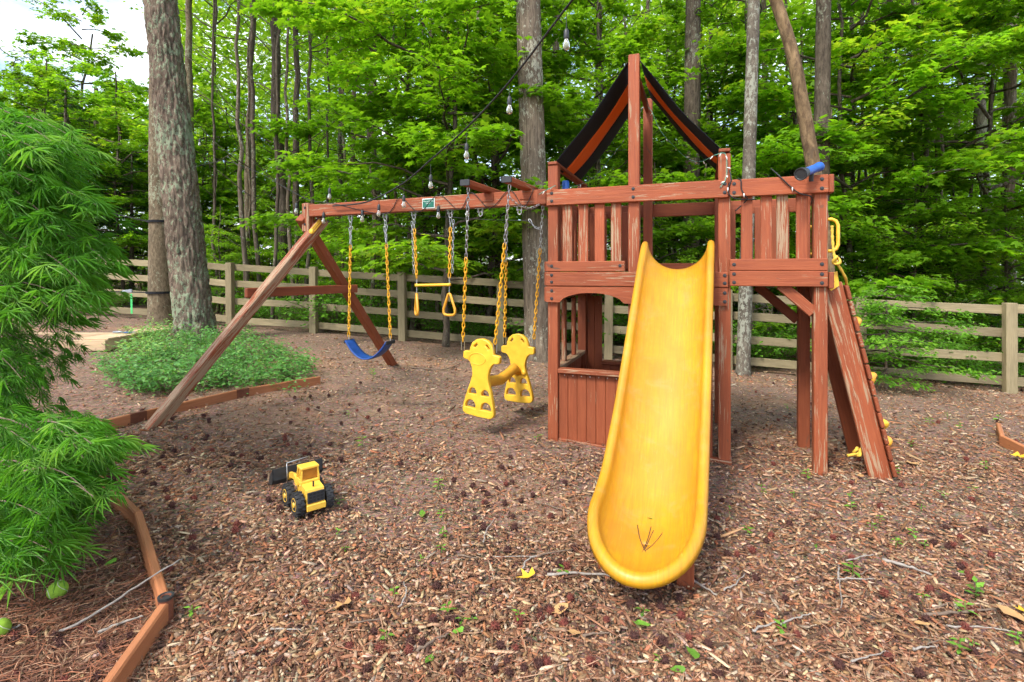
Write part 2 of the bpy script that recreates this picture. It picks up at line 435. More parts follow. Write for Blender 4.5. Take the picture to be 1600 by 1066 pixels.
class MB:
    """collects shapes; every vertex carries gc = (along, across, across) for the grain"""
    def __init__(s): s.v = []; s.f = []; s.g = []
    def add(s, vs, fs, gs=None):
        o = len(s.v)
        s.v += [tuple(p) for p in vs]
        s.g += [tuple(q) for q in (gs if gs is not None else vs)]
        s.f += [[i + o for i in f] for f in fs]
        return s
    def board(s, p0, p1, w, t, wdir=(0, 0, 1), c=.004, jit=True):
        """bevelled timber from p0 to p1, w wide along wdir, t thick"""
        p0 = Vector(p0); p1 = Vector(p1)
        ax = (p1 - p0); Ln = ax.length; ax.normalize()
        wd = Vector(wdir); wd = (wd - ax * wd.dot(ax)).normalized()
        td = ax.cross(wd)
        c = min(c, w * .2, t * .2)
        off = (random.random() * 20, random.random() * 20, random.random() * 20) if jit else (0, 0, 0)
        vs, gs, fs = [], [], []
        # every corner gets three vertices (one per face): face axis keeps full size, the others shrink by c
        idx = {}
        for sx in (0, 1):
            for sy in (-1, 1):
                for sz in (-1, 1):
                    for k in range(3):
                        x = (Ln if sx else 0.0); y = sy * w / 2; z = sz * t / 2
                        if k != 0: x += (-c if sx else c)
                        if k != 1: y -= sy * c
                        if k != 2: z -= sz * c
                        idx[(sx, sy, sz, k)] = len(vs)
                        vs.append(p0 + ax * x + wd * y + td * z)
                        gs.append((x + off[0], y + off[1], z + off[2]))
        q = lambda *a: fs.append([idx[i] for i in a])
        for sx in (0, 1):
            a = [(sx, -1, -1, 0), (sx, 1, -1, 0), (sx, 1, 1, 0), (sx, -1, 1, 0)]; q(*(a if sx else a[::-1]))
        for sy in (-1, 1):
            a = [(0, sy, -1, 1), (0, sy, 1, 1), (1, sy, 1, 1), (1, sy, -1, 1)]; q(*(a if sy > 0 else a[::-1]))
        for sz in (-1, 1):
            a = [(0, -1, sz, 2), (1, -1, sz, 2), (1, 1, sz, 2), (0, 1, sz, 2)]; q(*(a if sz > 0 else a[::-1]))
        for sy in (-1, 1):
            for sz in (-1, 1):
                a = [(0, sy, sz, 1), (1, sy, sz, 1), (1, sy, sz, 2), (0, sy, sz, 2)]; q(*(a if sy * sz < 0 else a[::-1]))
        for sx in (0, 1):
            for sz in (-1, 1):
                a = [(sx, -1, sz, 0), (sx, 1, sz, 0), (sx, 1, sz, 2), (sx, -1, sz, 2)]; q(*(a if (1 if sx else -1) * sz > 0 else a[::-1]))
            for sy in (-1, 1):
                a = [(sx, sy, -1, 0), (sx, sy, 1, 0), (sx, sy, 1, 1), (sx, sy, -1, 1)]; q(*(a if (1 if sx else -1) * sy < 0 else a[::-1]))
        for sx in (0, 1):
            for sy in (-1, 1):
                for sz in (-1, 1):
                    a = [(sx, sy, sz, 0), (sx, sy, sz, 1), (sx, sy, sz, 2)]; q(*(a if (1 if sx else -1) * sy * sz > 0 else a[::-1]))
        return s.add(vs, fs, gs)
    def box(s, x0, x1, y0, y1, z0, z1, c=.003):
        return s.board((x0, (y0 + y1) / 2, (z0 + z1) / 2), (x1, (y0 + y1) / 2, (z0 + z1) / 2), abs(y1 - y0), abs(z1 - z0), (0, 1, 0), c)
    def tube(s, pts, r, n=6, cap=True, closed=False):
        pts = [Vector(p) for p in pts]
        m = len(pts)
        rr = r if hasattr(r, '__len__') else [r] * m
        vs, gs, fs = [], [], []
        prev = None; along = 0
        for i, p in enumerate(pts):
            if closed: d = pts[(i + 1) % m] - pts[i - 1]
            else: d = pts[min(i + 1, m - 1)] - pts[max(i - 1, 0)]
            if d.length < 1e-9: d = Vector((0, 0, 1))
            d.normalize()
            if prev is None:
                a = Vector((0, 0, 1)) if abs(d.z) < .9 else Vector((1, 0, 0))
                u = d.cross(a).normalized()
            else:
                u = (prev - d * prev.dot(d)).normalized()
            prev = u; w = d.cross(u)
            if i: along += (p - pts[i - 1]).length
            for k in range(n):
                a = 2 * math.pi * k / n
                vs.append(p + (u * math.cos(a) + w * math.sin(a)) * rr[i])
                gs.append((along, math.cos(a) * rr[i], math.sin(a) * rr[i]))
        for i in range(m if closed else m - 1):
            j = (i + 1) % m
            for k in range(n):
                fs.append([i * n + k, i * n + (k + 1) % n, j * n + (k + 1) % n, j * n + k])
        if cap and not closed:
            fs.append(list(range(n))[::-1]); fs.append([(m - 1) * n + k for k in range(n)])
        return s.add(vs, fs, gs)
    def lathe(s, prof, center, axis=(0, 0, 1), n=16):
        """prof: list of (radius, height along axis)"""
        c = Vector(center); ax = Vector(axis).normalized()
        a = Vector((0, 0, 1)) if abs(ax.z) < .9 else Vector((1, 0, 0))
        u = ax.cross(a).normalized(); w = ax.cross(u)
        vs, fs = [], []
        for r, h in prof:
            for k in range(n):
                t = 2 * math.pi * k / n
                vs.append(c + ax * h + (u * math.cos(t) + w * math.sin(t)) * r)
        for i in range(len(prof) - 1):
            for k in range(n):
                fs.append([i * n + k, i * n + (k + 1) % n, (i + 1) * n + (k + 1) % n, (i + 1) * n + k])
        fs.append(list(range(n))[::-1]); fs.append([(len(prof) - 1) * n + k for k in range(n)])
        return s.add(vs, fs)
    def prism(s, poly, origin, ex, ey, depth):
        """polygon in the plane (ex, ey) extruded by the vector depth"""
        o = Vector(origin); ex = Vector(ex); ey = Vector(ey); d = Vector(depth)
        n = len(poly)
        off = random.random() * 9
        vs = [o + ex * a + ey * b for a, b in poly] + [o + ex * a + ey * b + d for a, b in poly]
        gs = [(a + off, b, 0) for a, b in poly] + [(a + off, b, .03) for a, b in poly]
        fs = [list(range(n))[::-1], [n + i for i in range(n)]]
        for i in range(n):
            j = (i + 1) % n
            fs.append([i, j, n + j, n + i])
        return s.add(vs, fs, gs)
    def mesh(s, name, mat, smooth=False, sub=None):
        me = bpy.data.meshes.new(name)
        me.from_pydata(s.v, [], s.f)
        a = me.attributes.new('gc', 'FLOAT_VECTOR', 'POINT')
        a.data.foreach_set('vector', np.asarray(s.g, np.float32).ravel())
        me.materials.append(MAT[mat] if isinstance(mat, str) else mat)
        if smooth:
            me.polygons.foreach_set('use_smooth', np.ones(len(me.polygons), bool))
        me.update()
        return me
    def build(s, name, mat, parent=None, smooth=False, **kw):
        return add_obj(name, s.mesh(name, mat, smooth), parent, **kw)

def smooth_angle(o, deg=40):
    me = o.data
    me.polygons.foreach_set('use_smooth', np.ones(len(me.polygons), bool))
    me.set_sharp_from_angle(angle=R(deg))

def chain_mb(p0, p1, pitch=.032, r=.0032, hw=.0085, sag=0.0):
    """interlocked oval links from p0 to p1"""
    mb = MB()
    p0 = Vector(p0); p1 = Vector(p1)
    d = p1 - p0; Ln = d.length
    n = max(2, int(Ln / pitch))
    for i in range(n):
        t = (i + .5) / n
        c = p0.lerp(p1, t) + Vector((0, 0, -sag * 4 * t * (1 - t)))
        t2 = t + .5 / n; t1 = t - .5 / n
        ax = (p0.lerp(p1, t2) + Vector((0, 0, -sag * 4 * t2 * (1 - t2)))) - (p0.lerp(p1, t1) + Vector((0, 0, -sag * 4 * t1 * (1 - t1))))
        ax.normalize()
        a = Vector((1, 0, 0)) if abs(ax.x) < .8 else Vector((0, 0, 1))
        u = ax.cross(a).normalized(); w = ax.cross(u)
        side = (u + w * .2).normalized() if i % 2 else (w - u * .2).normalized()
        hl = pitch * .5 + r * 1.3
        pts = []
        for k in range(8):
            th = 2 * math.pi * (k + .5) / 8
            pts.append(c + ax * (hl * (1.0 if abs(math.cos(th)) > .6 else .62) * math.copysign(1, math.cos(th))) * (1 if abs(math.cos(th)) > .6 else 1) + side * hw * (math.sin(th) if abs(math.cos(th)) < .6 else math.sin(th) * 1.1))
        mb.tube(pts, r, 4, closed=True)
    return mb

# ------------------------------------------------------------------ ground
def build_ground():
    xs = np.concatenate([np.linspace(-90, -16, 12)[:-1], np.linspace(-16, 16, 161), np.linspace(16, 90, 12)[1:]])
    ys = np.concatenate([np.linspace(-40, -2, 8)[:-1], np.linspace(-2, 14, 121), np.linspace(14, 110, 16)[1:]])
    X, Y = np.meshgrid(xs, ys)
    Z = G(X, Y)
    near = (np.abs(X) < 12) & (Y < 13) & (Y > 0)
    Z = Z + np.where(near, rng.normal(0, .006, X.shape), 0)
    V = np.stack([X, Y, Z], -1).reshape(-1, 3)
    ny, nx = X.shape
    i = (np.arange(ny - 1)[:, None] * nx + np.arange(nx - 1)[None, :]).ravel()
    Q = np.stack([i, i + 1, i + nx + 1, i + nx], 1)
    me = mesh_np('ground', V, np.zeros((0, 3)), 'forest_soil', smooth=True, quads=Q)
    o = add_obj('ground', me)
    o['kind'] = 'structure'; o['label'] = 'brown mulch and bare soil of the play yard and woods floor'
build_ground()

# ------------------------------------------------------------------ fence
def fence_run(name, label, posts, rail_ext=None):
    t = thing(name, label, 'fence', posts[0])
    o0 = Vector(posts[0])
    post_me = MB().board((0, 0, -.12), (0, 0, 1.255), .135, .10, (1, 0, 0), .006).mesh('post', 'fence_wood')
    heights = (1.155, .835, .50, .15)
    dirs = []
    for i, p in enumerate(posts):
        p = Vector(p)
        a = Vector(posts[min(i + 1, len(posts) - 1)]) - Vector(posts[max(i - 1, 0)])
        ang = math.atan2(a.y, a.x)
        if post_at[i] if False else True:
            q = add_obj('post', post_me, t, p - o0, tint=random.uniform(.4, .75))
            q.rotation_euler = (random.uniform(-.012, .012), random.uniform(-.012, .012), ang)
        dirs.append(ang)
    for i in range(len(posts) - 1):
        a = Vector(posts[i]) - o0; b = Vector(posts[i + 1]) - o0
        d = (b - a); d.z = 0; d.normalize()
        nrm = Vector((-d.y, d.x, 0)) * .068          # rails are nailed to the far side of the posts
        for h in heights:
            j0, j1 = random.uniform(-.02, .02), random.uniform(-.02, .02)
            MB().board(a + nrm + Vector((0, 0, h + j0)) + d * .003, b + nrm + Vector((0, 0, h + j1)) - d * .003, .125, .034, (0, 0, 1), .004).build('rail', 'fence_wood', t, tint=random.uniform(.15, .8))
    return t
post_at = []
def fpos(px, px_span, foot):
    d = 1.02 * FPX / px_span
    p = pt(px, foot, d)
    p.z = float(G(p.x, p.y))
    return p
F_R = fpos(1578, 114.5, 612); F_490 = fpos(490, 84.0, 527)
line = []
dirv = (F_R - F_490)
n_sp = round(dirv.to_2d().length / 1.86)
for i in range(n_sp + 1):
    p = F_490.lerp(F_R, i / n_sp); line.append(on_ground(p.x, p.y))
step = dirv / n_sp
line.append(on_ground(F_R.x + step.x, F_R.y + step.y)); line.append(on_ground(F_R.x + 2 * step.x, F_R.y + 2 * step.y))
line.insert(0, on_ground(fpos(360, 82.3, 508).x, fpos(360, 82.3, 508).y))
line.insert(0, on_ground(line[0].x - 1.1, line[0].y + .35))
post_at = line
fence_run('rail_fence', 'long four-rail wooden fence between the play yard and the woods', line)
left = [on_ground(line[0].x - .25, line[0].y + .25)]
for i in range(1, 5): left.append(on_ground(left[0].x - 1.85 * i, left[0].y + .16 * i))
post_at = left
fence_run('rail_fence', 'short four-rail fence run behind the two big trunks and the lacy maple', left)

# ------------------------------------------------------------------ the playset
TH = R(20.3); CT, ST = math.cos(TH), math.sin(TH)
P0 = Vector((.305, 3.94, 0.0))
PS = thing('wooden_playset', 'red stained wooden playset with tower, yellow slide, swing beam and climbing wall', 'playset', P0, -TH)
def U(px, v=0.0):
    x = (px - CX) / FPX
    return (x * (P0.y + CT * v) - P0.x - ST * v) / (CT + ST * x)
def Zf(px, py, v=0.0):
    u = U(px, v); Y = P0.y - ST * u + CT * v
    return CZ - (py - HY) / FPX * Y
def LW(u, v, z=0.0):
    return Vector((P0.x + CT * u + ST * v, P0.y - ST * u + CT * v, z))
def LO(w):
    w = Vector(w); d = w - P0
    return Vector((CT * d.x - ST * d.y, ST * d.x + CT * d.y, d.z))
def gl(u, v):
    w = LW(u, v); return float(G(w.x, w.y))

bolt_me = MB().lathe([(.0125, 0), (.0125, .0025), (.0075, .0028), (.007, .007), (.001, .0078)], (0, 0, 0), (0, -1, 0), 10).mesh('bolt', 'black_metal')
washer_col = MAT['steel']
def bolt(par, u, v, z, ax=0.0):
    b = add_obj('bolt', bolt_me, par, (u, v, z)); b.rotation_euler = (0, 0, ax); return b

def tim(name, p0, p1, w, t, wdir=(0, 0, 1), peel=.28, tint=.5, par=PS, mat='red_wood', c=.005):
    return MB().board(p0, p1, w, t, wdir, c).build(name, mat, par, peel=peel, tint=tint)

D = 1.17
PW = .08
uL, uM, uR, uA = 0.0, .615, 1.231, 1.812
def post(u, v, z1, peel=.3, tint=.5, name='post', z0=None):
    g = gl(u, v) - .05 if z0 is None else z0
    return tim(name, (u, v, g), (u, v, z1), PW, PW, (1, 0, 0), peel, tint)
vF, vB = .072, D - .072
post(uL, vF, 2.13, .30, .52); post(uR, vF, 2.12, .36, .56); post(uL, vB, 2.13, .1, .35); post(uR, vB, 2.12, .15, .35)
post(uM, vF, 2.90, .50, .62, 'mast'); post(uM, vB, 2.90, .12, .40, 'mast')
post(uA, vF, 1.925, .56, .58); post(uA, .64, 1.915, .12, .38)
# front rails
r = tim('rail', (U(853.5), .016, 1.872), (U(1138), .016, 1.872), .122, .03, peel=.40, tint=.66)
for u_ in (uL, uM, uR):
    bolt(r, u_, .001, 1.905); bolt(r, u_, .001, 1.845)
r = tim('rail', (U(1140), .014, 1.871), (U(1295), .014, 1.871), .118, .03, peel=.36, tint=.68)
for u_ in (U(1147), uA): bolt(r, u_, -.001, 1.90); bolt(r, u_, -.001, 1.84)
# toe boards, deck boards, arched board
r = tim('toe_board', (U(853), .016, 1.341), (uM - .06, .016, 1.341), .079, .03, peel=.46, tint=.55)
bolt(r, uL, .001, 1.345); bolt(r, .52, .001, 1.345)
r = tim('deck_board', (U(853), .016, 1.2455), (U(1138), .016, 1.2455), .107, .032, peel=.34, tint=.52)
for u_ in (uL, uR): bolt(r, u_, 0, 1.275); bolt(r, u_, 0, 1.222)
r = tim('toe_board', (U(1140), .014, 1.348), (U(1294), .014, 1.348), .080, .03, peel=.28, tint=.58)
bolt(r, U(1147), -.001, 1.35); bolt(r, uA, -.001, 1.35)
r = tim('deck_board', (U(1140), .014, 1.2545), (U(1294), .014, 1.2545), .104, .032, peel=.30, tint=.55)
for u_ in (U(1147), uA): bolt(r, u_, -.001, 1.285); bolt(r, u_, -.001, 1.228)
def arch_board(v, peel, tint):
    a0, a1, zt, zb, ap = .062, .548, 1.188, 1.068, 1.142
    poly = [(U(853), zb), (a0, zb)]
    for i in range(1, 16):
        t = i / 16
        poly.append((a0 + (a1 - a0) * t, zb + (ap - zb) * (1 - (2 * t - 1) ** 2) ** .62))
    poly += [(a1, zb), (U(1137), zb), (U(1137), zt), (U(853), zt)]
    return MB().prism(poly, (0, v, 0), (1, 0, 0), (0, 0, 1), (0, .031, 0)).build('arched_board', 'red_wood', PS, peel=peel, tint=tint)
r = arch_board(.001, .30, .56)
for u_ in (uL, uR): bolt(r, u_, 0, 1.155); bolt(r, u_, 0, 1.095)
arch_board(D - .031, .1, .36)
# slats of the front railing
slat_peel = {0: .52, 1: .60, 2: .30, 3: .55, 4: .28, 5: .44, 6: .70, 7: .36}
for i, (a, b) in enumerate([(879.5, 894.5), (904.6, 919.6), (929.6, 945), (955, 971), (1158, 1175.6), (1188, 1206), (1213, 1231), (1243.5, 1262)]):
    a, b = U(a, .05), U(b, .05)
    w = b - a
    MB().board(((a + b) / 2, .046, 1.325), ((a + b) / 2, .046, 1.865), w, .022, (1, 0, 0), .004).build('slat', 'red_wood', PS, peel=slat_peel[i], tint=.5 + .12 * (i % 3))
# back railing
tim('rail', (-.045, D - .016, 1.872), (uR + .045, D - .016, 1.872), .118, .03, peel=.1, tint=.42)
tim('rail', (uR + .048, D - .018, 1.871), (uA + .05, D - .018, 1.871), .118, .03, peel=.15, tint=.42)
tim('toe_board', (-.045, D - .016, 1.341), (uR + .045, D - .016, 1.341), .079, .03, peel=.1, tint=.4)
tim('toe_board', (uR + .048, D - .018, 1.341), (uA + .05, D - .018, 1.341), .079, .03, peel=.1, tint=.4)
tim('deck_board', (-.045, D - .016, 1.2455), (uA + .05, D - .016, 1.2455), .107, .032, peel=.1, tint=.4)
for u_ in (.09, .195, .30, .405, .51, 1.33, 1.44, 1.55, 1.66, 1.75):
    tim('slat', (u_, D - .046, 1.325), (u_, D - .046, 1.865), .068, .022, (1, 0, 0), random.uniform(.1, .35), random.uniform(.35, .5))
# side rails
for u_, vs in ((-.055, (.034, D - .034)), (uA + .055, (.002, D - .034))):
    tim('rail', (u_, vs[0], 1.871), (u_, vs[1], 1.871), .118, .03, peel=.2, tint=.42)
    tim('toe_board', (u_, vs[0] + (0.66 if u_ > 1 else 0), 1.341), (u_, vs[1], 1.341), .079, .03, peel=.2, tint=.42)
    tim('deck_board', (u_, vs[0] + .001, 1.2455), (u_, vs[1], 1.2455), .107, .03, peel=.2, tint=.42)
for v_ in (.2, .32, .44, .56, .68, .80, .92):
    tim('slat', (-.03, v_, 1.325), (-.03, v_, 1.865), .066, .02, (0, 1, 0), random.uniform(.1, .4), random.uniform(.35, .5))
tim('arched_board', (-.055, .034, 1.127), (-.055, D - .034, 1.127), .115, .03, peel=.1, tint=.4)
# floor planks
k = 0
v_ = .05
while v_ < D - .1:
    tim('floor_plank', (-.03, v_ + .045, 1.282), (uA + .03, v_ + .045, 1.282), .088, .024, (0, 1, 0), .25, .45)
    v_ += .096; k += 1
# lower playhouse: front panel with sill
gF = gl(.3, .05)
for i in range(7):
    u_ = .079 + i * .0725
    if u_ + .036 > uM - .04: break
    tim('panel_board', (u_, .062, gF - .02 - .004 * i), (u_, .062, .513), .0715, .018, (1, 0, 0), .16, .36 + .05 * (i % 3))
r = tim('window_sill', (.043, .054, .538), (uM - .042, .054, .538), .085, .034, (0, 1, 0), .40, .50)
nail_me = MB().lathe([(.0045, 0), (.0045, .003)], (0, 0, 0), (0, -1, 0), 8).mesh('nail', 'steel')
for i in range(8): add_obj('nail', nail_me, r, (.09 + i * .066, .052, .502))
tim('base_board', (.043, .055, gF + .0), (uM - .045, .055, gF - .03), .05, .04, (0, 0, 1), .5, .5)
for i in range(8):
    u_ = .69 + i * .0715
    if u_ + .035 > uR - .042: break
    tim('panel_board', (u_, .062, gl(u_, .06) - .02), (u_, .062, 1.066), .0705, .018, (1, 0, 0), .18, .40 + .05 * (i % 3))
tim('base_board', (uM + .045, .055, gl(.9, .05) + .012), (uR + .045, .03, gl(1.2, .05) + .012), .03, .06, (0, 0, 1), .5, .5)
# left side: low boards, sill, two window bars
for i in range(13):
    v_ = .155 + i * .0725
    if v_ > vB - .07: break
    tim('panel_board', (-.012, v_, gl(0, v_) - .02), (-.012, v_, .513), .0715, .018, (0, 1, 0), .15, .32 + .04 * (i % 3))
tim('window_sill', (-.006, .114, .532), (-.006, vB - .042, .532), .085, .034, (1, 0, 0), .85, .5)
for v_ in (.40, .75): tim('window_bar', (-.004, v_, .55), (-.004, v_, 1.07), .05, .035, (0, 1, 0), .45, .42)
# back wall
for i in range(15):
    u_ = .079 + i * .0725
    if abs(u_ - uM) < .078: continue
    if u_ + .036 > uR - .04: break
    top = 1.07 if (i < 2 or u_ > .9) else .42
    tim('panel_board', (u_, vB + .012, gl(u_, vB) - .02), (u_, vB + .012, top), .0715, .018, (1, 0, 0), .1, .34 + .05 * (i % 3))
tim('window_sill', (.19, vB, .437), (uM - .042, vB, .437), .085, .034, (0, 1, 0), .3, .42)
# braces under the balcony
tim('brace', (U(1221), .056, 1.216), (U(1274), .056, 1.030), .072, .036, (.7, 0, .7), .34, .52)
tim('brace', (uA - .32, .64, 1.19), (uA - .04, .64, .93), .07, .036, (.7, 0, .7), .05, .3)
tim('joist', (uR + .05, .64, 1.232), (uA - .045, .64, 1.232), .07, .036, (0, 0, 1), .1, .32)

# ---- climbing wall
cw = bpy.data.objects.new('climbing_wall', None); COL.objects.link(cw); cw.parent = PS; cw.empty_display_size = .1
g0 = gl(2.22, .12)
A0, A1 = Vector((1.885, 0, 1.225)), Vector((2.165, 0, g0 - .02))
wl = (A1 - A0).normalized(); wn_ = Vector((-wl.z, 0, wl.x)); wn_ = wn_ if wn_.x > 0 else -wn_
for v_, pl, tn in ((.115, .50, .58), (.60, .1, .32)):
    tim('side_rail', A0 + Vector((0, v_, 0)), A1 + Vector((0, v_, 0)), .125, .036, tuple(wn_), pl, tn, cw)
i = 0; s_ = .03; Lw = (A1 - A0).length
while s_ < Lw - .05:
    c = A0 + wl * (s_ + .048) + wn_ * (.078)
    tim('plank', c + Vector((0, .07, 0)), c + Vector((0, .655, 0)), .094, .022, tuple(wl), .2 + .3 * random.random(), random.uniform(.3, .55), cw)
    s_ += .104; i += 1
def hold_mesh():
    mb = MB()
    n = 12
    prof = [(.052, 0), (.055, .012), (.046, .032), (.03, .046), (.01, .051)]
    vs, fs = [], []
    for r_, h in prof:
        for k in range(n):
            a = 2 * math.pi * k / n
            rr = r_ * (1 + .18 * math.sin(2 * a + 1) + .1 * math.sin(3 * a))
            vs.append((h + .012 * math.sin(a) * (h > .02), rr * math.cos(a) * .8, rr * math.sin(a) * 1.15))
    for j in range(len(prof) - 1):
        for k in range(n): fs.append([j * n + k, j * n + (k + 1) % n, (j + 1) * n + (k + 1) % n, (j + 1) * n + k])
    fs.append([(len(prof) - 1) * n + k for k in range(n)])
    return mb.add(vs, fs).mesh('hold', 'orange_plastic', True)
hold_me = hold_mesh()
hold_y = hold_me.copy(); hold_y.materials.clear(); hold_y.materials.append(MAT['yellow_plastic'])
for s_, v_, rz, me in ((.27, .20, .3, hold_me), (.50, .48, 1.2, hold_y), (.60, .16, -.4, hold_me), (.78, .36, .2, hold_me), (.88, .18, 2., hold_y), (1.0, .2, .6, hold_me), (1.1, .5, .6, hold_me)):
    c = A0 + wl * (Lw * s_ / 1.2) + wn_ * .09 + Vector((0, v_, 0))
    h = add_obj('hold', me, cw, c); h.scale = (.8, .75, .75)
    h.rotation_euler = (rz, math.atan2(-wn_.z, wn_.x), 0)
br = MB().prism([(-.035, 0), (.03, .02), (.04, -.075), (-.005, -.11), (-.03, -.08)], (1.888, .09, 1.285), (1, 0, 0), (0, 0, 1), (0, .006, 0)).build('bracket', 'yellow_plastic', cw)
add_obj('bolt', bolt_me, cw, (1.888, .088, 1.235))

# ---- grab handles beside the climbing wall
for v_, u0 in ((.075, uA + .042), (.64, uA + .042)):
    z0, z1 = 1.437, 1.645
    pts = [(u0 - .01, v_, z1), (u0 + .03, v_, z1), (u0 + .052, v_, z1 - .012), (u0 + .064, v_, z1 - .04), (u0 + .064, v_, (z0 + z1) / 2), (u0 + .064, v_, z0 + .04), (u0 + .052, v_, z0 + .012), (u0 + .03, v_, z0), (u0 - .01, v_, z0)]
    h = MB().tube(pts, .0115, 10).build('grab_handle', 'yellow_plastic', PS, True)

# ---- toy telescope
ta, tb = LO(pt(1257, 270, 3.22)), LO(pt(1292, 256, 3.40))
ax = (tb - ta).normalized()
tel = MB().lathe([(.025, .0), (.027, .05), (.027, .19), (.031, .195), (.031, .215), (.024, .22), (.004, .221)], ta, tuple(ax), 18).build('telescope', 'blue_plastic', PS, True); smooth_angle(tel)
h = MB().lathe([(.030, -.05), (.034, -.055), (.040, -.055), (.039, -.03), (.030, .012), (.0255, .014)], ta, tuple(ax), 18).build('eyepiece', 'black_metal', tel, True); smooth_angle(h)
MB().tube([ta + ax * .1, ta + ax * .1 + Vector((0, .02, -.07))], .014, 10).build('mount', 'black_metal', tel)
# blue cup on the side rail under the canopy
cup = MB().lathe([(.028, 0), (.03, .02), (.029, .09), (.024, .1), (.004, .1)], (.06, .20, 1.93), (0, 0, 1), 16).build('spyglass', 'blue_plastic', PS, True); smooth_angle(cup)

# ---- canopy: two sagging cloth panels with an orange stripe
for side, nm in ((-1, 'canopy'), (1, 'canopy')):
    ridge = Vector((uM + side * .045, 0, 2.845))
    eave = Vector((uL + .0 if side < 0 else uR - .0, 0, 2.125))
    canopy = None
    for j, (v0, v1, mt) in enumerate(((.035, .335, 'black_cloth'), (.335, .60, 'orange_cloth'), (.60, .90, 'black_cloth'))):
        mb = MB(); n = 14; m = 6
        for i in range(n + 1):
            t = i / n
            for k in range(m + 1):
                v_ = v0 + (v1 - v0) * k / m
                p = ridge.lerp(eave, t)
                sag = -.05 * math.sin(math.pi * t) * (1 + .25 * math.cos((v_ - .45) * 5)) + .006 * math.sin(9 * t + 7 * v_)
                mb.v.append((p.x + side * .012 * math.sin(math.pi * t), v_, p.z + sag)); mb.g.append((t, v_, 0))
        for i in range(n):
            for k in range(m):
                a = i * (m + 1) + k
                mb.f.append([a, a + 1, a + m + 2, a + m + 1])
        if canopy is None:
            canopy = o = mb.build('canopy', mt, PS, True)
        else:
            o = mb.build('stripe' if mt == 'orange_cloth' else 'cloth', mt, canopy, True)
        sm = o.modifiers.new('thick', 'SOLIDIFY'); sm.thickness = .003; sm.offset = 0
    # eave board from the front post to the back post
    ue = uL if side < 0 else uR
    tim('eave_board', (ue, .02, 2.142), (ue, D - .04, 2.142), .075, .024, (1, 0, 0), .25, .3)
tim('ridge_pole', (uM, vF + .045, 2.80), (uM, vB - .045, 2.80), .06, .035, (0, 0, 1), .1, .35)

# ---- slide
def build_slide():
    uc = (uM + uR) / 2 - .004
    W = .228; S_END = 1.50; RE = .255; DY = .012
    def zc(s):
        # height of the trough's lowest line along the run
        s_k = [-.05, 0.0, .10, .97, 1.26, 1.42, 1.66, 1.85]
        z_k = [1.318, 1.315, 1.262, .405, .180, .118, .072, .068]
        return float(np.interp(s, s_k, z_k))
    zs = [zc(s) for s in np.linspace(-.05, 1.8, 186)]
    kern = np.ones(15) / 15
    zpad = np.concatenate([np.full(7, zs[0]), zs, np.full(7, zs[-1])])
    zsm = np.convolve(zpad, kern, 'valid')
    zc2 = lambda s: float(np.interp(s, np.linspace(-.05, 1.8, 186), zsm))
    sect = [(math.sin(a) * 1.0, 1 - math.cos(a)) for a in np.linspace(0, math.pi / 2 * .97, 12)]
    def wall_h(s):
        h = .165
        if s < .10: h += .03 * (1 - s / .10)
        return h
    rim = [(.008, .008), (.018, .010), (.028, .005), (.033, -.007), (.034, -.028)]
    rows = []      # each row: list of points across from left rim to right rim
    def prof(s, wid, H):
        half = []
        for x, h in sect: half.append((x * wid, h * H))
        for dx, dz in rim: half.append((half[len(sect) - 1][0] + dx, half[len(sect) - 1][1] + dz))
        return half
    ss = list(np.linspace(-.03, S_END, 60))
    for s in ss:
        H = wall_h(s); h = prof(s, W - .02, H)
        z = zc2(s)
        # horns at the mouth: round off the very top
        row = []
        for x, dz in reversed(h): row.append((uc - x, -s, z + dz))
        for x, dz in h[1:]: row.append((uc + x, -s, z + dz))
        rows.append(row)
    nacross = len(rows[0]); nh = len(sect) + len(rim)
    V = [p for r_ in rows for p in r_]; Fq = []
    for i in range(len(rows) - 1):
        for k in range(nacross - 1):
            a = i * nacross + k
            Fq.append([a, a + 1, a + nacross + 1, a + nacross])
    # rounded end: fan of profiles turning about the end centre
    nA = 24
    base = len(V)
    H0 = wall_h(S_END)
    for j in range(1, nA):
        al = math.pi * j / nA          # 0 = left, pi = right
        front = math.sin(al)
        H = H0 * (1 - .62 * front ** 1.5)
        h = prof(S_END, W - .02, H)
        for q, (r_, dz) in enumerate(h):
            s = S_END + math.sin(al) * r_ * 1.30
            x = uc - math.cos(al) * r_
            V.append((x, -s, zc2(s) + dz))
    cen = (len(rows) - 1) * nacross + (nh - 1)
    def col(j):
        if j == 0: return [(len(rows) - 1) * nacross + (nh - 1 - q) for q in range(nh)]
        if j == nA: return [(len(rows) - 1) * nacross + (nh - 1 + q) for q in range(nh)]
        return [base + (j - 1) * nh + q for q in range(nh)]
    for j in range(nA):
        c0, c1 = col(j), col(j + 1)
        for q in range(nh - 1):
            if q == 0: Fq.append([c0[0], c1[1], c0[1]])
            else: Fq.append([c0[q], c1[q], c1[q + 1], c0[q + 1]])
    V = [(x + .043 * y, y, z) for x, y, z in V]          # the run swings a little to the left
    mb = MB(); mb.add(V, Fq)
    o = mb.build('slide', 'slide_plastic', PS, True)
    sm = o.modifiers.new('thick', 'SOLIDIFY'); sm.thickness = .007; sm.offset = -1
    # feet and under-rails
    for sx in (-1, 1):
        s = 1.53
        tim('slide_foot', (uc - .066 + sx * .165, -s, gl(uc + sx * .175, -s) - .03), (uc - .066 + sx * .165, -s, zc2(s) + .02), .07, .035, (1, 0, 0), .2, .5, o)
    # litter lying in the trough is built with the loose leaves
    return o, zc2, uc
SLIDE, slide_z, slide_u = build_slide()

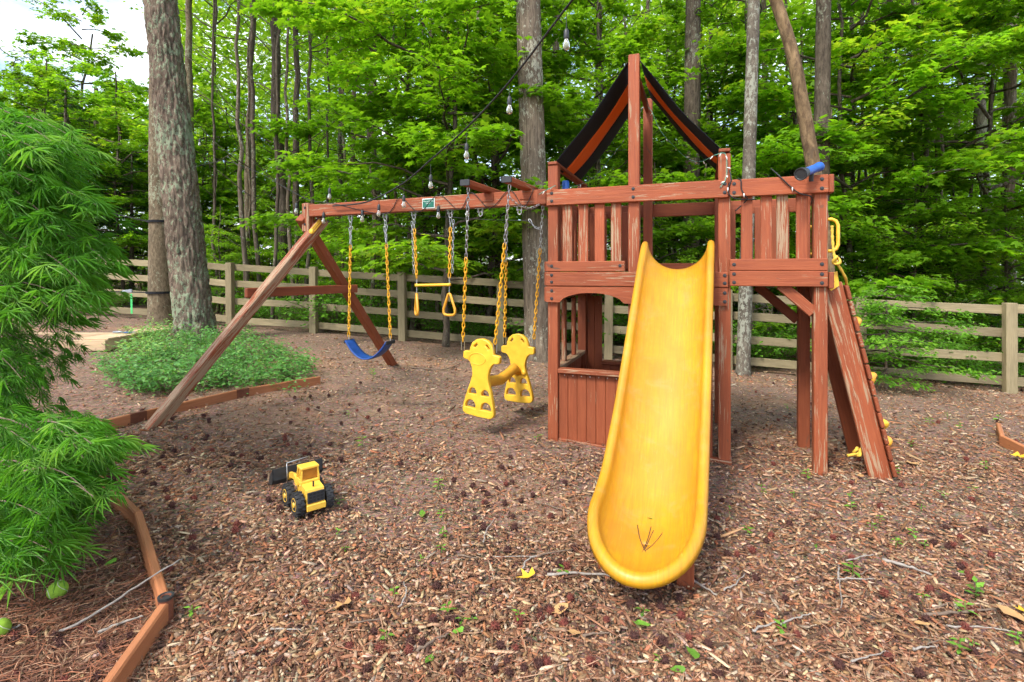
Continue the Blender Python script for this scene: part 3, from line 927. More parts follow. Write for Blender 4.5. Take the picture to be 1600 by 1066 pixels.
# ---- swing beam and its A-frame
B1 = Vector((-1.935, 4.955, 1.888)); B0 = LW(-.046, .055, 1.885)
bd = (B1 - B0).normalized(); bf = Vector((bd.y, -bd.x, 0)).normalized()
if bf.y > 0: bf = -bf                       # horizontal, towards the camera
b0, b1 = LO(B0), LO(B1)
beam = tim('swing_beam', b0, b1, .115, .085, (0, 0, 1), .50, .60)
tim('beam_joint', LO(B0 + bd * -.0 + Vector((0, 0, .0))), LO(B0 + bd * .075), .119, .089, (0, 0, 1), .1, .22)
# end block and legs
def wt(name, a, b, w, t, wdir, peel, tint, par=PS, mat='red_wood', c=.006):
    a, b = LO(a), LO(b); wd = Vector(wdir); wl_ = Vector((CT * wd.x - ST * wd.y, ST * wd.x + CT * wd.y, wd.z))
    return MB().board(a, b, w, t, wl_, c).build(name, mat, par, peel=peel, tint=tint)
blk = wt('end_block', B1 + bd * .045 + Vector((0, 0, .075)), B1 + bd * .045 + Vector((0, 0, -.20)), .09, .085, bf, .62, .55)
for dz in (.03, -.13):
    q = LO(B1 + bd * .045 + bf * .047 + Vector((0, 0, dz)))
    bolt(blk, q.x, q.y, q.z, -R(10)); 
nf = gp(238, 668, .0); ff = gp(614, 571, .0)
ntop = B1 - bd * .05 - bf * .10 + Vector((0, 0, -.075))
nd_ = (nf - ntop).normalized()
lg = wt('leg', nf + nd_ * .05, ntop, .092, .085, bf + Vector((0, 0, .6)), .66, .50)
ftop = B1 + bd * .045 + bf * .13 + Vector((0, 0, -.02))
fd_ = (ff - ftop).normalized()
ftop = B1 + bd * .09 - bf * (-.05) + Vector((0, 0, -.06))
wt('leg', ff + fd_ * .05, ftop, .092, .085, bf + Vector((0, 0, -.6)), .22, .42)
# cross bar between the legs
ca = nf.lerp(ntop, .60) + bd * .068 ; cb = ff.lerp(ftop, .60) - bd * .068
cd = (cb - ca).normalized()
zz = (ca.z + cb.z) / 2; ca.z = zz; cb.z = zz
cbar = wt('cross_bar', ca - cd * .12, cb + cd * .10, .088, .04, (0, 0, 1), .12, .36)
q = LO(nf.lerp(ntop, .60) - bd * .0 + bf * .05); 
yb = MB().board(LO(ntop + nd_ * .02 + bf * .052 - bd * .03), LO(ntop + nd_ * .17 + bf * .052 - bd * .03), .045, .008, (0, 0, 1), .002).build('bracket', 'yellow_plastic', PS)
MB().lathe([(.024, 0), (.024, .01), (.012, .014)], LO(ntop + nd_ * .16 + bf * .055 - bd * .03), tuple(LO(P0 + bf)), 12).build('bracket_bolt', 'yellow_plastic', PS)

# ---- glider arms across the beam, swing hangers, sign
def beam_at(px):
    x = (px - CX) / FPX
    t = (x * B0.y - B0.x) / (bd.x - x * bd.y)
    return B0 + bd * t
ARMS = []
for px in (766, 826):
    c = beam_at(px) + Vector((0, 0, .078))
    a = c + bf * .43 + Vector((0, 0, .0)); b = c - bf * .40
    arm = wt('glider_arm', a, b, .042, .075, (0, 0, 1), .3, .5)
    wt('arm_cap', a + bf * .012, a - bf * .002, .046, .079, (0, 0, 1), .0, .0, PS, 'black_metal', .002)
    wt('arm_plate', c + bf * .046 + bd * -.05 + Vector((0, 0, -.055)), c + bf * .046 + bd * .06 + Vector((0, 0, -.055)), .07, .008, (0, 0, 1), .3, .6)
    ARMS.append((a - bf * .05, b + bf * .05))
hang_me = None
def hanger(px, par=PS):
    c = beam_at(px) + Vector((0, 0, -.058))
    l = LO(c)
    mb = MB()
    mb.board(l + Vector((-.045, 0, -.002)), l + Vector((.045, 0, -.002)), .03, .005, (0, 1, 0), .001)
    mb.board(l + Vector((-.018, 0, -.004)), l + Vector((-.018, 0, -.04)), .026, .004, (0, 1, 0), .001)
    mb.board(l + Vector((.018, 0, -.004)), l + Vector((.018, 0, -.04)), .026, .004, (0, 1, 0), .001)
    mb.tube([l + Vector((-.026, 0, -.03)), l + Vector((.026, 0, -.03))], .006, 8)
    o = mb.build('swing_hanger', 'steel', par)
    ring = [l + Vector((.015 * math.cos(a), 0, -.05 + .018 * math.sin(a))) for a in np.linspace(0, 2 * math.pi, 13)[:-1]]
    MB().tube(ring, .0045, 6, closed=True).build('ring', 'steel', o, True)
    return c + Vector((0, 0, -.068))
H_BELT = [hanger(548), hanger(602)]
H_TRAP = [hanger(647), hanger(704)]
hanger(751); hanger(812)
sg = beam_at(674) + bf * .046 + Vector((0, 0, .0))
s0, s1 = sg - bd * -.062, sg - bd * .062
sgn = wt('sign_plate', s0, s1, .085, .004, (0, 0, 1), 0, 0, PS, 'sign_white', .0015)
wt('sign_face', s0 - bd * .006 + bf * .003, s1 + bd * .006 + bf * .003, .070, .002, (0, 0, 1), 0, 0, sgn, 'sign_green', .0005)
def text_part(body, size, loc, rot, mat, par):
    cu = bpy.data.curves.new('lettering', 'FONT'); cu.body = body; cu.size = size; cu.align_x = 'CENTER'; cu.align_y = 'CENTER'; cu.resolution_u = 2
    tmp = bpy.data.objects.new('lettering_tmp', cu); COL.objects.link(tmp)
    dg = bpy.context.evaluated_depsgraph_get()
    me = bpy.data.meshes.new_from_object(tmp.evaluated_get(dg))
    bpy.data.objects.remove(tmp)
    me.materials.clear(); me.materials.append(MAT[mat])
    o = add_obj('lettering', me, par); o.location = loc; o.rotation_euler = rot
    return o
ang = math.atan2((-bd).y, (-bd).x) + TH
for tx, sz, dz in (('Playground One', .0155, .019), ('Systems', .0145, .001), ('_____________', .008, -.012)):
    text_part(tx, sz, LO(sg + bf * .0046 + Vector((0, 0, dz))), (R(90), 0, ang), 'sign_white', sgn)

# ------------------------------------------------------------------ swings (they hang: things of their own)
def chain(parent, org, a, b, mat='yellow_chain', name='chain', **kw):
    o = Vector(org)
    return chain_mb(Vector(a) - o, Vector(b) - o, **kw).build(name, mat, parent, True, kind='stuff')

# belt swing
def belt_swing():
    a, b = H_BELT
    Ya, Yb = a.y - .02, b.y - .02
    ea, eb = pt(545, 531, Ya), pt(610, 533, Yb)
    org = (ea + eb) / 2; org.z = float(G(org.x, org.y))
    t = thing('belt_swing', 'blue belt swing seat hanging on yellow chains beside the slanted far leg', 'swing', org)
    for h, e in ((a, ea), (b, eb)):
        m1 = h.lerp(e, .20)
        chain(t, org, h, m1, 'steel', 'chain_top', pitch=.034)
        chain(t, org, h + Vector((.012, 0, -.04)), m1 + Vector((-.006, 0, .02)), 'steel', 'spare_chain', pitch=.034)
        chain(t, org, h + Vector((-.015, .01, -.05)), m1 + Vector((.008, .01, -.03)), 'steel', 'spare_chain', pitch=.034)
        chain(t, org, m1, e + Vector((0, 0, .03)), 'yellow_chain', 'chain', pitch=.036, r=.005, hw=.0105)
        MB().tube([e - org + Vector((0, 0, .045)), e - org], .006, 6).build('end_link', 'steel', t)
    # belt: a strip sagging between the chain ends
    n, m = 22, 5
    mb = MB(); dv = (eb - ea); cross = Vector((-dv.y, dv.x, 0)).normalized()
    for i in range(n + 1):
        s = i / n
        c = ea.lerp(eb, s) - org
        sag = .165 * (1 - abs(2 * s - 1) ** 2.1)
        wd = .065 + .012 * (1 - abs(2 * s - 1))
        for k in range(m + 1):
            q = (k / m * 2 - 1)
            mb.v.append(tuple(c + cross * (q * wd) + Vector((0, 0, -sag - .006 * (1 - q * q))))); mb.g.append((s, q, 0))
    for i in range(n):
        for k in range(m):
            j = i * (m + 1) + k
            mb.f.append([j, j + 1, j + m + 2, j + m + 1])
    o = mb.build('seat', 'blue_belt', t, True)
    sm = o.modifiers.new('thick', 'SOLIDIFY'); sm.thickness = .009
    for e in (ea, eb):
        inn = (org + Vector((0, 0, e.z - org.z)) - e).normalized()
        MB().board(e - org - cross * .07 + Vector((0, 0, -.012)), e - org + cross * .07 + Vector((0, 0, -.012)), .03, .012, (0, 0, 1), .003).build('end_clamp', 'black_rubber', t)
belt_swing()

def trapeze():
    a, b = H_TRAP
    ea, eb = pt(651, 446, a.y - .01), pt(702, 445, b.y - .01)
    org = (ea + eb) / 2; org.z = float(G(org.x, org.y))
    t = thing('trapeze_bar', 'short yellow trapeze bar with two triangular rings on yellow chains', 'trapeze', org)
    for h, e, px in ((a, ea, 644), (b, eb, 709)):
        m1 = h.lerp(e, .15)
        chain(t, org, h, m1, 'steel', 'chain_top', pitch=.034)
        chain(t, org, m1, e + Vector((0, 0, .06)), 'yellow_chain', 'chain', pitch=.036, r=.005, hw=.0105)
        dx = -.02 if e is ea else .024
        chain(t, org, h + Vector((dx, 0, -.02)), h.lerp(e, .82) + Vector((dx, 0, 0)), 'steel', 'spare_chain', pitch=.034)
        MB().tube([e - org + Vector((0, 0, .065)), e - org + Vector((0, 0, .012))], .006, 6).build('end_link', 'steel', t)
    d = (eb - ea).normalized()
    MB().tube([ea - org - d * .012, ea - org, ea - org + d * .02, eb - org - d * .02, eb - org, eb - org + d * .012], [.013, .016, .0125, .0125, .016, .013], 10).build('bar', 'yellow_plastic', t, True)
    for e, rot, sc in ((ea, .80, 1.0), (eb, .12, 1.0)):
        c = e - org + Vector((0, 0, -.02))
        MB().tube([c + Vector((0, 0, .01)), c + Vector((0, 0, -.045))], .005, 6).build('ring_link', 'steel', t)
        du = d * math.cos(rot) + bf * math.sin(rot)
        pts2 = [(0, 0), (.012, -.008), (.062, -.125), (.064, -.155), (.046, -.172), (0, -.175), (-.046, -.172), (-.064, -.155), (-.062, -.125), (-.012, -.008)]
        pts = [c + Vector((0, 0, -.055)) + du * x * .98 + Vector((0, 0, z * 1.05)) for x, z in pts2]
        MB().tube(pts, .0115, 8, closed=True).build('ring', 'orange_plastic', t, True)
trapeze()

def glider():
    fc, rc = pt(748, 590, 4.02), pt(811, 578, 4.60)
    ax = rc - fc; ax.z = 0; axn = ax.normalized()
    side = Vector((axn.y, -axn.x, 0))          # to the right seen from the camera
    org = (fc + rc) / 2; org.z = float(G(org.x, org.y))
    t = thing('glider_swing', 'yellow two-seat glider swing with pierced footplates hanging beside the playset tower', 'swing', org)
    zb = .175
    Hh = .60
    # outline of one end plate, half: (half width, height fraction)
    outl = [(.0, 1.0), (.05, .985), (.09, .94), (.108, .88), (.112, .835), (.118, .815), (.165, .810), (.175, .80), (.176, .735), (.165, .722), (.13, .716), (.105, .69), (.082, .62), (.073, .55), (.074, .50), (.085, .43), (.105, .34), (.125, .24), (.143, .13), (.152, .06), (.145, .022), (.12, .0), (.0, -.008)]
    def plate(center, thick, flip, tilt):
        holes = []
        def arc_hole(s):
            pts = []
            for a in np.linspace(R(28), R(68), 6): pts.append((s * .090 * math.sin(a) * 1.0, .83 * Hh + .087 * math.cos(a)))
            for a in np.linspace(R(68), R(28), 6): pts.append((s * .060 * math.sin(a), .83 * Hh + .060 * math.cos(a)))
            return pts
        def dome(cx, z0, w, h):
            pts = []
            for a in np.linspace(0, math.pi, 9): pts.append((cx + w * math.cos(a), z0 + h * math.sin(a) ** .8))
            return pts
        for s in (-1, 1):
            holes.append(arc_hole(s))
            holes.append(dome(s * .072, .045, .056, .075))
            holes.append(dome(s * .058, .155, .043, .062))
        outer = [(x * .92, z * Hh) for x, z in outl] + [(-x * .92, z * Hh) for x, z in reversed(outl[1:-1])]
        cu = bpy.data.curves.new('plate_outline', 'CURVE'); cu.dimensions = '2D'; cu.fill_mode = 'BOTH'
        cu.extrude = thick / 2 - .006; cu.bevel_depth = .006; cu.bevel_resolution = 1
        for loop in [outer] + holes:
            sp = cu.splines.new('POLY'); sp.points.add(len(loop) - 1)
            for p, (x, y) in zip(sp.points, loop): p.co = (x, y, 0, 1)
            sp.use_cyclic_u = True
        tmp = bpy.data.objects.new('plate_tmp', cu); COL.objects.link(tmp)
        dg = bpy.context.evaluated_depsgraph_get()
        me = bpy.data.meshes.new_from_object(tmp.evaluated_get(dg)); bpy.data.objects.remove(tmp)
        me.materials.clear(); me.materials.append(MAT['yellow_plastic'])
        M = Matrix((( side.x, 0, -axn.x, 0), (side.y, 0, -axn.y, 0), (0, 1, 0, 0), (0, 0, 0, 1)))
        me.transform(Matrix.Translation(center) @ M @ Matrix.Rotation(tilt, 4, 'Z'))
        o = add_obj('end_plate', me, t)
        me.set_sharp_from_angle(angle=R(50))
        return o
    pf = Vector((fc.x - org.x, fc.y - org.y, zb - org.z)); pr = Vector((rc.x - org.x, rc.y - org.y, zb - .035 - org.z))
    f_ = plate(pf, .04, 1, R(-4)); r_ = plate(pr, .04, -1, R(1))
    # raised oval on the front plate, footrest ring behind
    ov = [pf + side * (.075 * math.cos(a)) + Vector((0, 0, .445 + .045 * math.sin(a))) - axn * .021 for a in np.linspace(0, 2 * math.pi, 21)[:-1]]
    MB().tube(ov, .003, 6, closed=True).build('raised_oval', 'yellow_plastic', f_, True)
    # saddle beam
    zs = .235
    pts = [pf + Vector((0, 0, zs)) + axn * .02, pf + Vector((0, 0, zs)) + axn * .15, pf.lerp(pr, .5) + Vector((0, 0, zs + .0)), pr + Vector((0, 0, zs + .045)) - axn * .2, pr + Vector((0, 0, zs + .075)) - axn * .1, pr + Vector((0, 0, zs + .03)) - axn * .02]
    MB().tube(pts, [.036, .046, .046, .042, .046, .036], 12).build('saddle', 'orange_plastic', t, True)
    MB().lathe([(.025, 0), (.025, .015), (.012, .02)], pr + Vector((0, 0, zs + .03)) + side * .06 - axn * .02, tuple(-axn), 12).build('boss', 'yellow_plastic', r_, True)
    # four chains
    (af, ab), (bf_, bb) = ARMS
    for top, pl, sx in ((af, pf, -1), (bf_, pf, 1), (ab, pr, -1), (bb, pr, 1)):
        bot = org + pl + side * (sx * .150) + Vector((0, 0, .835 * Hh))
        h = top + Vector((0, 0, -.03))
        mid = h.lerp(bot, .34 if sx > 0 else .42)
        chain(t, org, h, mid, 'steel', 'chain_top', pitch=.034, r=.0038, hw=.0095)
        chain(t, org, mid, bot + Vector((0, 0, .07)), 'yellow_chain', 'chain', pitch=.036, r=.005, hw=.0105)
        bl = bot - org
        MB().tube([bl + Vector((-.012, 0, 0)), bl + Vector((-.012, 0, .065)), bl + Vector((.012, 0, .065)), bl + Vector((.012, 0, 0))], .004, 6).build('end_link', 'steel', t)
    # loose spare loops of chain near the tower
    c0 = ARMS[1][0] + Vector((0, 0, -.12)); c1 = beam_at(846) + Vector((0, 0, -.06)) + bf * .05
    chain(t, org, c0, c1, 'steel', 'spare_chain', pitch=.034, sag=.05)
    c2 = beam_at(826) + Vector((0, 0, -.16)); c3 = beam_at(848) + Vector((0, 0, -.24)) + bf * .03
    chain(t, org, c2, c3, 'steel', 'spare_chain', pitch=.034, sag=.03)
glider()

# ------------------------------------------------------------------ ropes and lights
def rope_mesh(pts, r, n=8, twist=60):
    """twisted rope: a lobed tube"""
    return MB().tube(pts, r, n)
def spline(pts, n=8):
    pts = [Vector(p) for p in pts]; out = []
    for i in range(len(pts) - 1):
        p0 = pts[max(i - 1, 0)]; p1 = pts[i]; p2 = pts[i + 1]; p3 = pts[min(i + 2, len(pts) - 1)]
        for k in range(n):
            t = k / n
            out.append(.5 * ((2 * p1) + (p2 - p0) * t + (2 * p0 - 5 * p1 + 4 * p2 - p3) * t * t + (3 * p1 - p0 - 3 * p2 + p3) * t ** 3))
    out.append(pts[-1])
    return out
def rope():
    W = lambda u, v, z: LW(u, v, z)
    pts = [W(1.875, .03, 1.60), W(1.878, .035, 1.52), W(1.885, .03, 1.42), W(1.90, .03, 1.36)]
    org = W(2.2, .3, 0)
    t = thing('climbing_rope', 'knotted yellow rope running down the climbing wall to the mulch', 'rope', org)
    top = spline(pts)
    run = [W(1.90, .03, 1.36), W(1.975, .12, 1.24)]
    for s in (.12, .4, .7, .95): 
        c = A0 + wl * (Lw * s) + wn_ * .105
        run.append(W(c.x, .33 + .05 * math.sin(9 * s), c.z))
    c = A1 + wn_ * .10
    run += [W(c.x + .02, .34, gl(c.x, .34) + .03), W(c.x - .1, .30, gl(c.x - .1, .3) + .02), pt(1352, 696, 3.38), pt(1340, 708, 3.34), pt(1324, 712, 3.33)]
    pts = top + spline(run)[1:]
    pts = [p - org for p in pts]
    vs = MB()
    rr = [.0085 * (1 + .18 * math.sin(i * 1.9)) for i in range(len(pts))]
    vs.tube(pts, rr, 8); vs.build('rope', 'yellow_rope', t, True)
    for c, rad in ((W(1.90, .028, 1.375) - org, .024), (pt(1339, 706, 3.34) - org, .024)):
        k = [c + Vector((rad * math.cos(a) * .8, rad * .5 * math.sin(2 * a), rad * math.sin(a))) for a in np.linspace(0, 2 * math.pi, 15)[:-1]]
        MB().tube(k, .0095, 7, closed=True).build('knot', 'yellow_rope', t, True)
rope()

bulb_sock = MB().lathe([(.006, .062), (.010, .058), (.0165, .045), (.0175, .0), (.016, -.004)], (0, 0, 0), (0, 0, 1), 12).mesh('socket', 'black_metal', True)
bulb_gl = MB().lathe([(.013, -.002), (.014, -.015), (.021, -.032), (.0235, -.048), (.021, -.062), (.013, -.072), (.002, -.075)], (0, 0, 0), (0, 0, 1), 12).mesh('bulb', 'bulb_glass', True)
def bulb(par, loc, drop=0.05):
    """a socket with its bulb, hung by a short lead"""
    s = add_obj('socket', bulb_sock, par, loc); s.scale = (.8, .8, .8)
    add_obj('bulb', bulb_gl, s)
    if drop > 0:
        MB().tube([(0, 0, .06), (0, 0, .06 + drop)], .0028, 5).build('lead', 'black_cable', s)
    return s
def string_lights():
    # main cable: from high over the camera down to the swing beam
    top = pt(905, -12, 2.35)
    cable = [pt(1010, -140, 1.9), top, pt(885, 12, 2.6), pt(796, 128, 3.05), pt(729, 200, 3.5), pt(673, 250, 3.9), pt(631, 286, 4.25), pt(592, 308, 4.5), pt(563, 318, 4.62), pt(520, 322, 4.75)]
    org = beam_at(600); org.z = 0
    t = thing('string_lights', 'black cable of clear bulbs sloping down to the swing beam', 'string lights', org)
    MB().tube([p - org for p in spline(cable, 6)], .0065, 6).build('cable', 'black_cable', t, True)
    for (cx, cy, by, d) in ((885, 12, 60, 2.6), (796, 128, 163, 3.05), (729, 200, 235, 3.5), (673, 250, 283, 3.9), (631, 286, 314, 4.25), (592, 308, 328, 4.5)):
        p = pt(cx, cy, d); q = pt(cx, by, d)
        drop = max(.01, p.z - q.z - .06)
        bulb(t, q - org, drop)
    # second cable, looping along the beam and to the trunk on the left
    t2 = thing('string_lights', 'black cable of bulbs looped along the swing beam towards the big pine', 'string lights', B1)
    o2 = B1
    run = [pt(300, 262, 7.9), pt(350, 252, 7.2), pt(400, 268, 6.3), pt(440, 290, 5.5), pt(482, 312, 4.93), pt(520, 318, 4.80)]
    pr = [606, 630, 660, 690, 722, 741, 770, 800, 822, 838]
    for i, px in enumerate(pr):
        run.append(beam_at(px) + bf * .05 + Vector((0, 0, (.068 if i % 2 else -.07))))
    MB().tube([p - o2 for p in spline(run, 5)], .0032, 5).build('cable', 'black_cable', t2, True)
    for px, py, d in ((515, 302, 4.82), (463, 325, 5.1), (312, 222, 7.7)):
        bulb(t2, pt(px, py, d) - o2, .05)
    for px in (512, 572, 690, 735):
        c = beam_at(px) + bf * .052 + Vector((0, 0, -.075)); bulb(t2, c - o2, .02)
    # cable drooping under the beam
    low = [beam_at(628) + Vector((0, 0, -.08)), beam_at(700) + Vector((0, 0, -.12)), beam_at(760) + Vector((0, 0, -.155)), beam_at(830) + Vector((0, 0, -.18))]
    MB().tube([p - o2 for p in spline(low, 5)], .003, 5).build('cable', 'black_cable', t2, True)
string_lights()

def fairy_lights():
    org = LW(.6, .4, 2.1)
    t = thing('fairy_lights', 'thin green wire with tiny white bulbs strung along the canopy', 'fairy lights', org)
    W = LW
    run = [W(-.10, -.01, 1.90), W(0, -.02, 1.945), W(.03, .1, 1.98), W(.06, .62, 2.06), W(.18, .80, 2.17), W(.33, .86, 2.36), W(.45, .88, 2.52), W(.56, .9, 2.72), W(.60, .95, 2.79), W(.66, .92, 2.74), W(.74, .90, 2.55), W(.86, .80, 2.38), W(.98, .55, 2.21), W(1.08, .3, 2.13), W(1.17, .02, 2.11), W(1.235, .01, 2.11), W(1.245, .012, 2.0), W(1.235, -.008, 1.93), W(1.2, -.008, 1.88)]
    sp = spline(run, 6)
    MB().tube([p - org for p in sp], .0028, 5).build('wire', 'green_wire', t, True)
    bm = MB().tube([(0, 0, 0), (.008, 0, -.012), (.014, 0, -.024)], [.003, .0045, .002], 6).mesh('bulb', 'white_plastic', True)
    for i in range(3, len(sp), 4):
        b = add_obj('bulb', bm, t, sp[i] - org); b.rotation_euler = (random.uniform(-1, 1), random.uniform(-1, 1), random.uniform(0, 6))
    t2 = thing('fairy_lights', 'dark wire lights draped over the balcony rail beside the telescope', 'fairy lights', W(1.6, 0, 1.9))
    o2 = W(1.6, 0, 1.9)
    for a in ([W(uR + .03, .012, 2.0), W(uR + .04, -.006, 1.93), W(uR + .02, -.01, 1.86), W(uR + .06, -.008, 1.80), W(uR + .2, .03, 1.79)],
              [W(1.30, .02, 1.93), W(1.33, -.01, 1.925), W(1.335, -.012, 1.86), W(1.36, -.01, 1.81), W(1.37, .03, 1.79), W(1.30, .05, 1.72)],
              [W(1.52, .05, 2.0), W(1.565, -.008, 1.935), W(1.62, -.012, 1.87), W(1.68, -.012, 1.815), W(1.75, .0, 1.79), W(1.76, .04, 1.75)]):
        MB().tube([p - o2 for p in spline(a, 6)], .0045, 5).build('wire', 'black_cable', t2, True)
    for c in (W(1.64, -.02, 1.855), W(1.25, -.02, 1.875), W(1.35, -.02, 1.83)):
        b = add_obj('bulb', bm, t2, c - o2); b.rotation_euler = (0, .6, random.uniform(0, 6))
fairy_lights()

# ------------------------------------------------------------------ toy loader
def toy_loader():
    base = gp(482, 796)
    head = math.atan2(.76, -.65)
    t = thing('toy_loader', 'yellow toy front loader with black bucket standing on the mulch', 'toy truck', (base.x, base.y, base.z + .012), head - math.pi / 2)
    # local: +y forward, x right. real toy about 0.36 m long
    Y_ = 'yellow_toy'
    def b(name, boxes, mat=Y_, par=t, c=.004):
        mb = MB()
        for q in boxes: mb.box(*q, c=c)
        return mb.build(name, mat, par)
    # rear body: tapered hood
    hood = MB()
    prof = [(-.135, .045), (-.130, .115), (-.118, .158), (-.02, .175), (-.02, .045)]
    hood.prism([(y, z) for y, z in prof], (-.057, 0, 0), (0, 1, 0), (0, 0, 1), (.114, 0, 0))
    hd = hood.build('hood', Y_, t)
    b('bumper', [(-.06, .06, -.150, -.128, .035, .075)])
    b('chassis', [(-.045, .045, -.12, .17, .035, .065), (-.035, .035, -.02, .12, .06, .13), (-.05, .05, .02, .055, .06, .15)])
    gr = b('grille', [(-.052, .052, -.139, -.130, .080, .148)], 'black_rubber')
    bars = [(-.05 + .0245 * i, -.044 + .0245 * i, -.143, -.138, .083, .146) for i in range(5)] + [(-.05, .05, -.1425, -.138, .083 + .0205 * i, .0865 + .0205 * i) for i in range(4)]
    b('grille_bars', bars, 'black_metal', gr, .001)
    b('exhaust', [(-.006, .004, -.095, -.088, .165, .200)], 'black_metal')
    # cab: sill, posts, roof, amber panes
    b('cab_sill', [(-.062, .062, -.035, .065, .165, .190)])
    cab = MB()
    for sx in (-1, 1):
        for y0, y1 in ((-.028, -.022), (.052, .04)):
            cab.board((sx * .056, y0, .188), (sx * .05, y1, .262), .011, .011, (1, 0, 0), .001)
        cab.board((sx * .056, .012, .188), (sx * .05, .010, .262), .008, .010, (1, 0, 0), .001)
        cab.board((sx * .0555, -.03, .192), (sx * .0555, .054, .192), .012, .010, (0, 0, 1), .001)
    cab.build('cab_post', Y_, t)['kind'] = 'stuff'
    b('cab_roof', [(-.058, .058, -.034, .05, .260, .276)], c=.006)
    b('rear_window', [(-.046, .046, -.0245, -.0225, .196, .259)], 'amber_panel', c=.0004)
    b('seat', [(-.03, .03, -.012, .026, .185, .232)], 'amber_panel')
    # wheels
    def wheel(x, y, r, steer=0.0):
        w = .048
        mb = MB(); ax = (1, 0, 0)
        mb.lathe([(r * .60, -w / 2), (r * .86, -w / 2), (r * .95, -w * .36), (r * .96, 0), (r * .95, w * .36), (r * .86, w / 2), (r * .60, w / 2)], (0, 0, 0), ax, 24)
        for k in range(14):
            for s in (-1, 1):
                a = 2 * math.pi * (k + (.5 if s > 0 else 0)) / 14
                ca, sa = math.cos(a), math.sin(a)
                c = Vector((s * w * .26, ca * r * .955, sa * r * .955))
                mb.board(c + Vector((-w * .25, 0, 0)), c + Vector((w * .25, 0, 0)), r * .17, r * .13, (0, -sa, ca), .001)
        o = mb.build('wheel', 'black_rubber', t)
        o.location = (x, y, r); o.rotation_euler = (0, 0, steer)
        s = 1 if x > 0 else -1
        MB().lathe([(r * .60, -.012), (r * .60, .008), (r * .54, .011), (r * .46, .007), (r * .26, .007), (r * .20, .014), (r * .02, .015)], (s * w * .30, 0, 0), (s, 0, 0), 20).build('rim', 'yellow_toy', o)
        return o
    t.scale = (.82, .82, .82)
    rr = .073
    for x, y in ((-.092, -.075), (.092, -.075), (-.092, .105), (.092, .105)): wheel(x, y, rr)
    MB().tube([(-.09, -.075, rr), (.09, -.075, rr)], .008, 8).build('axle', 'black_metal', t)
    MB().tube([(-.09, .105, rr), (.09, .105, rr)], .008, 8).build('axle', 'black_metal', t)
    # loader arms and bucket
    for sx in (-1, 1):
        poly = [(.03, .150), (.045, .178), (.10, .205), (.185, .19), (.215, .155), (.205, .13), (.175, .158), (.10, .168), (.06, .138)]
        MB().prism(poly, (sx * .055 - .008, 0, 0), (0, 1, 0), (0, 0, 1), (.016, 0, 0)).build('loader_arm', Y_, t)
    bk = MB()
    outer = [(.20, .225), (.195, .15), (.215, .118), (.30, .102)]
    inner = [(.30, .106), (.22, .124), (.203, .153), (.208, .225)]
    bk.prism(outer + inner, (-.165, 0, 0), (0, 1, 0), (0, 0, 1), (.33, 0, 0))
    for x in (-.165, .159): bk.prism([(.20, .225), (.195, .15), (.215, .118), (.30, .102), (.25, .175)], (x, 0, 0), (0, 1, 0), (0, 0, 1), (.006, 0, 0))
    bk.build('bucket', 'black_metal', t)
    MB().tube([(-.10, .10, .10), (-.10, .115, .255), (-.095, .135, .272), (.06, .16, .276), (.065, .16, .20)], .0035, 6).build('lift_wire', 'steel', t, True)
toy_loader()

# ------------------------------------------------------------------ balls
def tennis_ball(px, py, label):
    p = gp(px, py)
    r = .033
    t = thing('tennis_ball', label, 'ball', (p.x, p.y, p.z + .004))
    mb = MB(); prof = [(r * math.sin(a), r - r * math.cos(a)) for a in np.linspace(.02, math.pi - .02, 15)]
    mb.lathe(prof, (0, 0, 0), (0, 0, 1), 24); mb.build('ball', 'ball_felt', t, True)
    seam = []
    for k in range(48):
        a = 2 * math.pi * k / 48
        x = .75 * math.cos(a) + .25 * math.cos(3 * a); y = .75 * math.sin(a) - .25 * math.sin(3 * a); z = 2 * math.sqrt(.75 * .25) * math.sin(2 * a)
        v = Vector((x, y, z)).normalized() * (r + .0004)
        seam.append(Matrix.Rotation(.8, 3, 'X') @ v + Vector((0, 0, r)))
    MB().tube(seam, .0012, 5, closed=True).build('seam', 'ball_seam', t, True)
tennis_ball(90, 937, 'lime green tennis ball lying among pine straw in the bed')
tennis_ball(-2, 1000, 'pale green tennis ball cut by the frame at the bed')

# ------------------------------------------------------------------ timber edging
def edging(label, pts, joints, hgt=.105, cap_at=()):
    org = pts[0]
    t = thing('timber_edging', label, 'edging', org)
    for i in range(len(pts) - 1):
        a, b = pts[i] - org, pts[i + 1] - org
        za, zb = hgt / 2 - .02, hgt / 2 - .02
        MB().board(a + Vector((0, 0, za)), b + Vector((0, 0, zb)), hgt, .032, (0, 0, 1), .006).build('board', 'edging_wood', t, tint=random.uniform(.4, .62))
    for k in joints:
        p = pts[k] - org
        a = (pts[k] - pts[k - 1]).normalized() if k else (pts[1] - pts[0]).normalized()
        b = (pts[k + 1] - pts[k]).normalized() if k < len(pts) - 1 else a
        for d0, d1 in ((-a * .062, -a * .001), (b * .001, b * .062)):
            MB().board(p + d0 + Vector((0, 0, hgt / 2 - .022)), p + d1 + Vector((0, 0, hgt / 2 - .022)), hgt + .004, .040, (0, 0, 1), .002).build('joint_sleeve', 'edging_joint', t)
    for k in cap_at:
        p = pts[k] - org
        c = MB().lathe([(.024, -.03), (.024, hgt - .012), (.021, hgt - .006), (.014, hgt - .006), (.012, hgt - .016), (.001, hgt - .016)], p, (0, 0, 1), 18).build('stake', 'edging_joint', t)
        MB().lathe([(.0255, hgt - .014), (.0262, hgt - .004), (.019, hgt - .0035), (.016, hgt - .010), (.001, hgt - .011)], p, (0, 0, 1), 18).build('stake_cap', 'black_metal', c)
    return t
e1 = [gp(500, 600), gp(378, 621), gp(215, 660), gp(60, 700)]
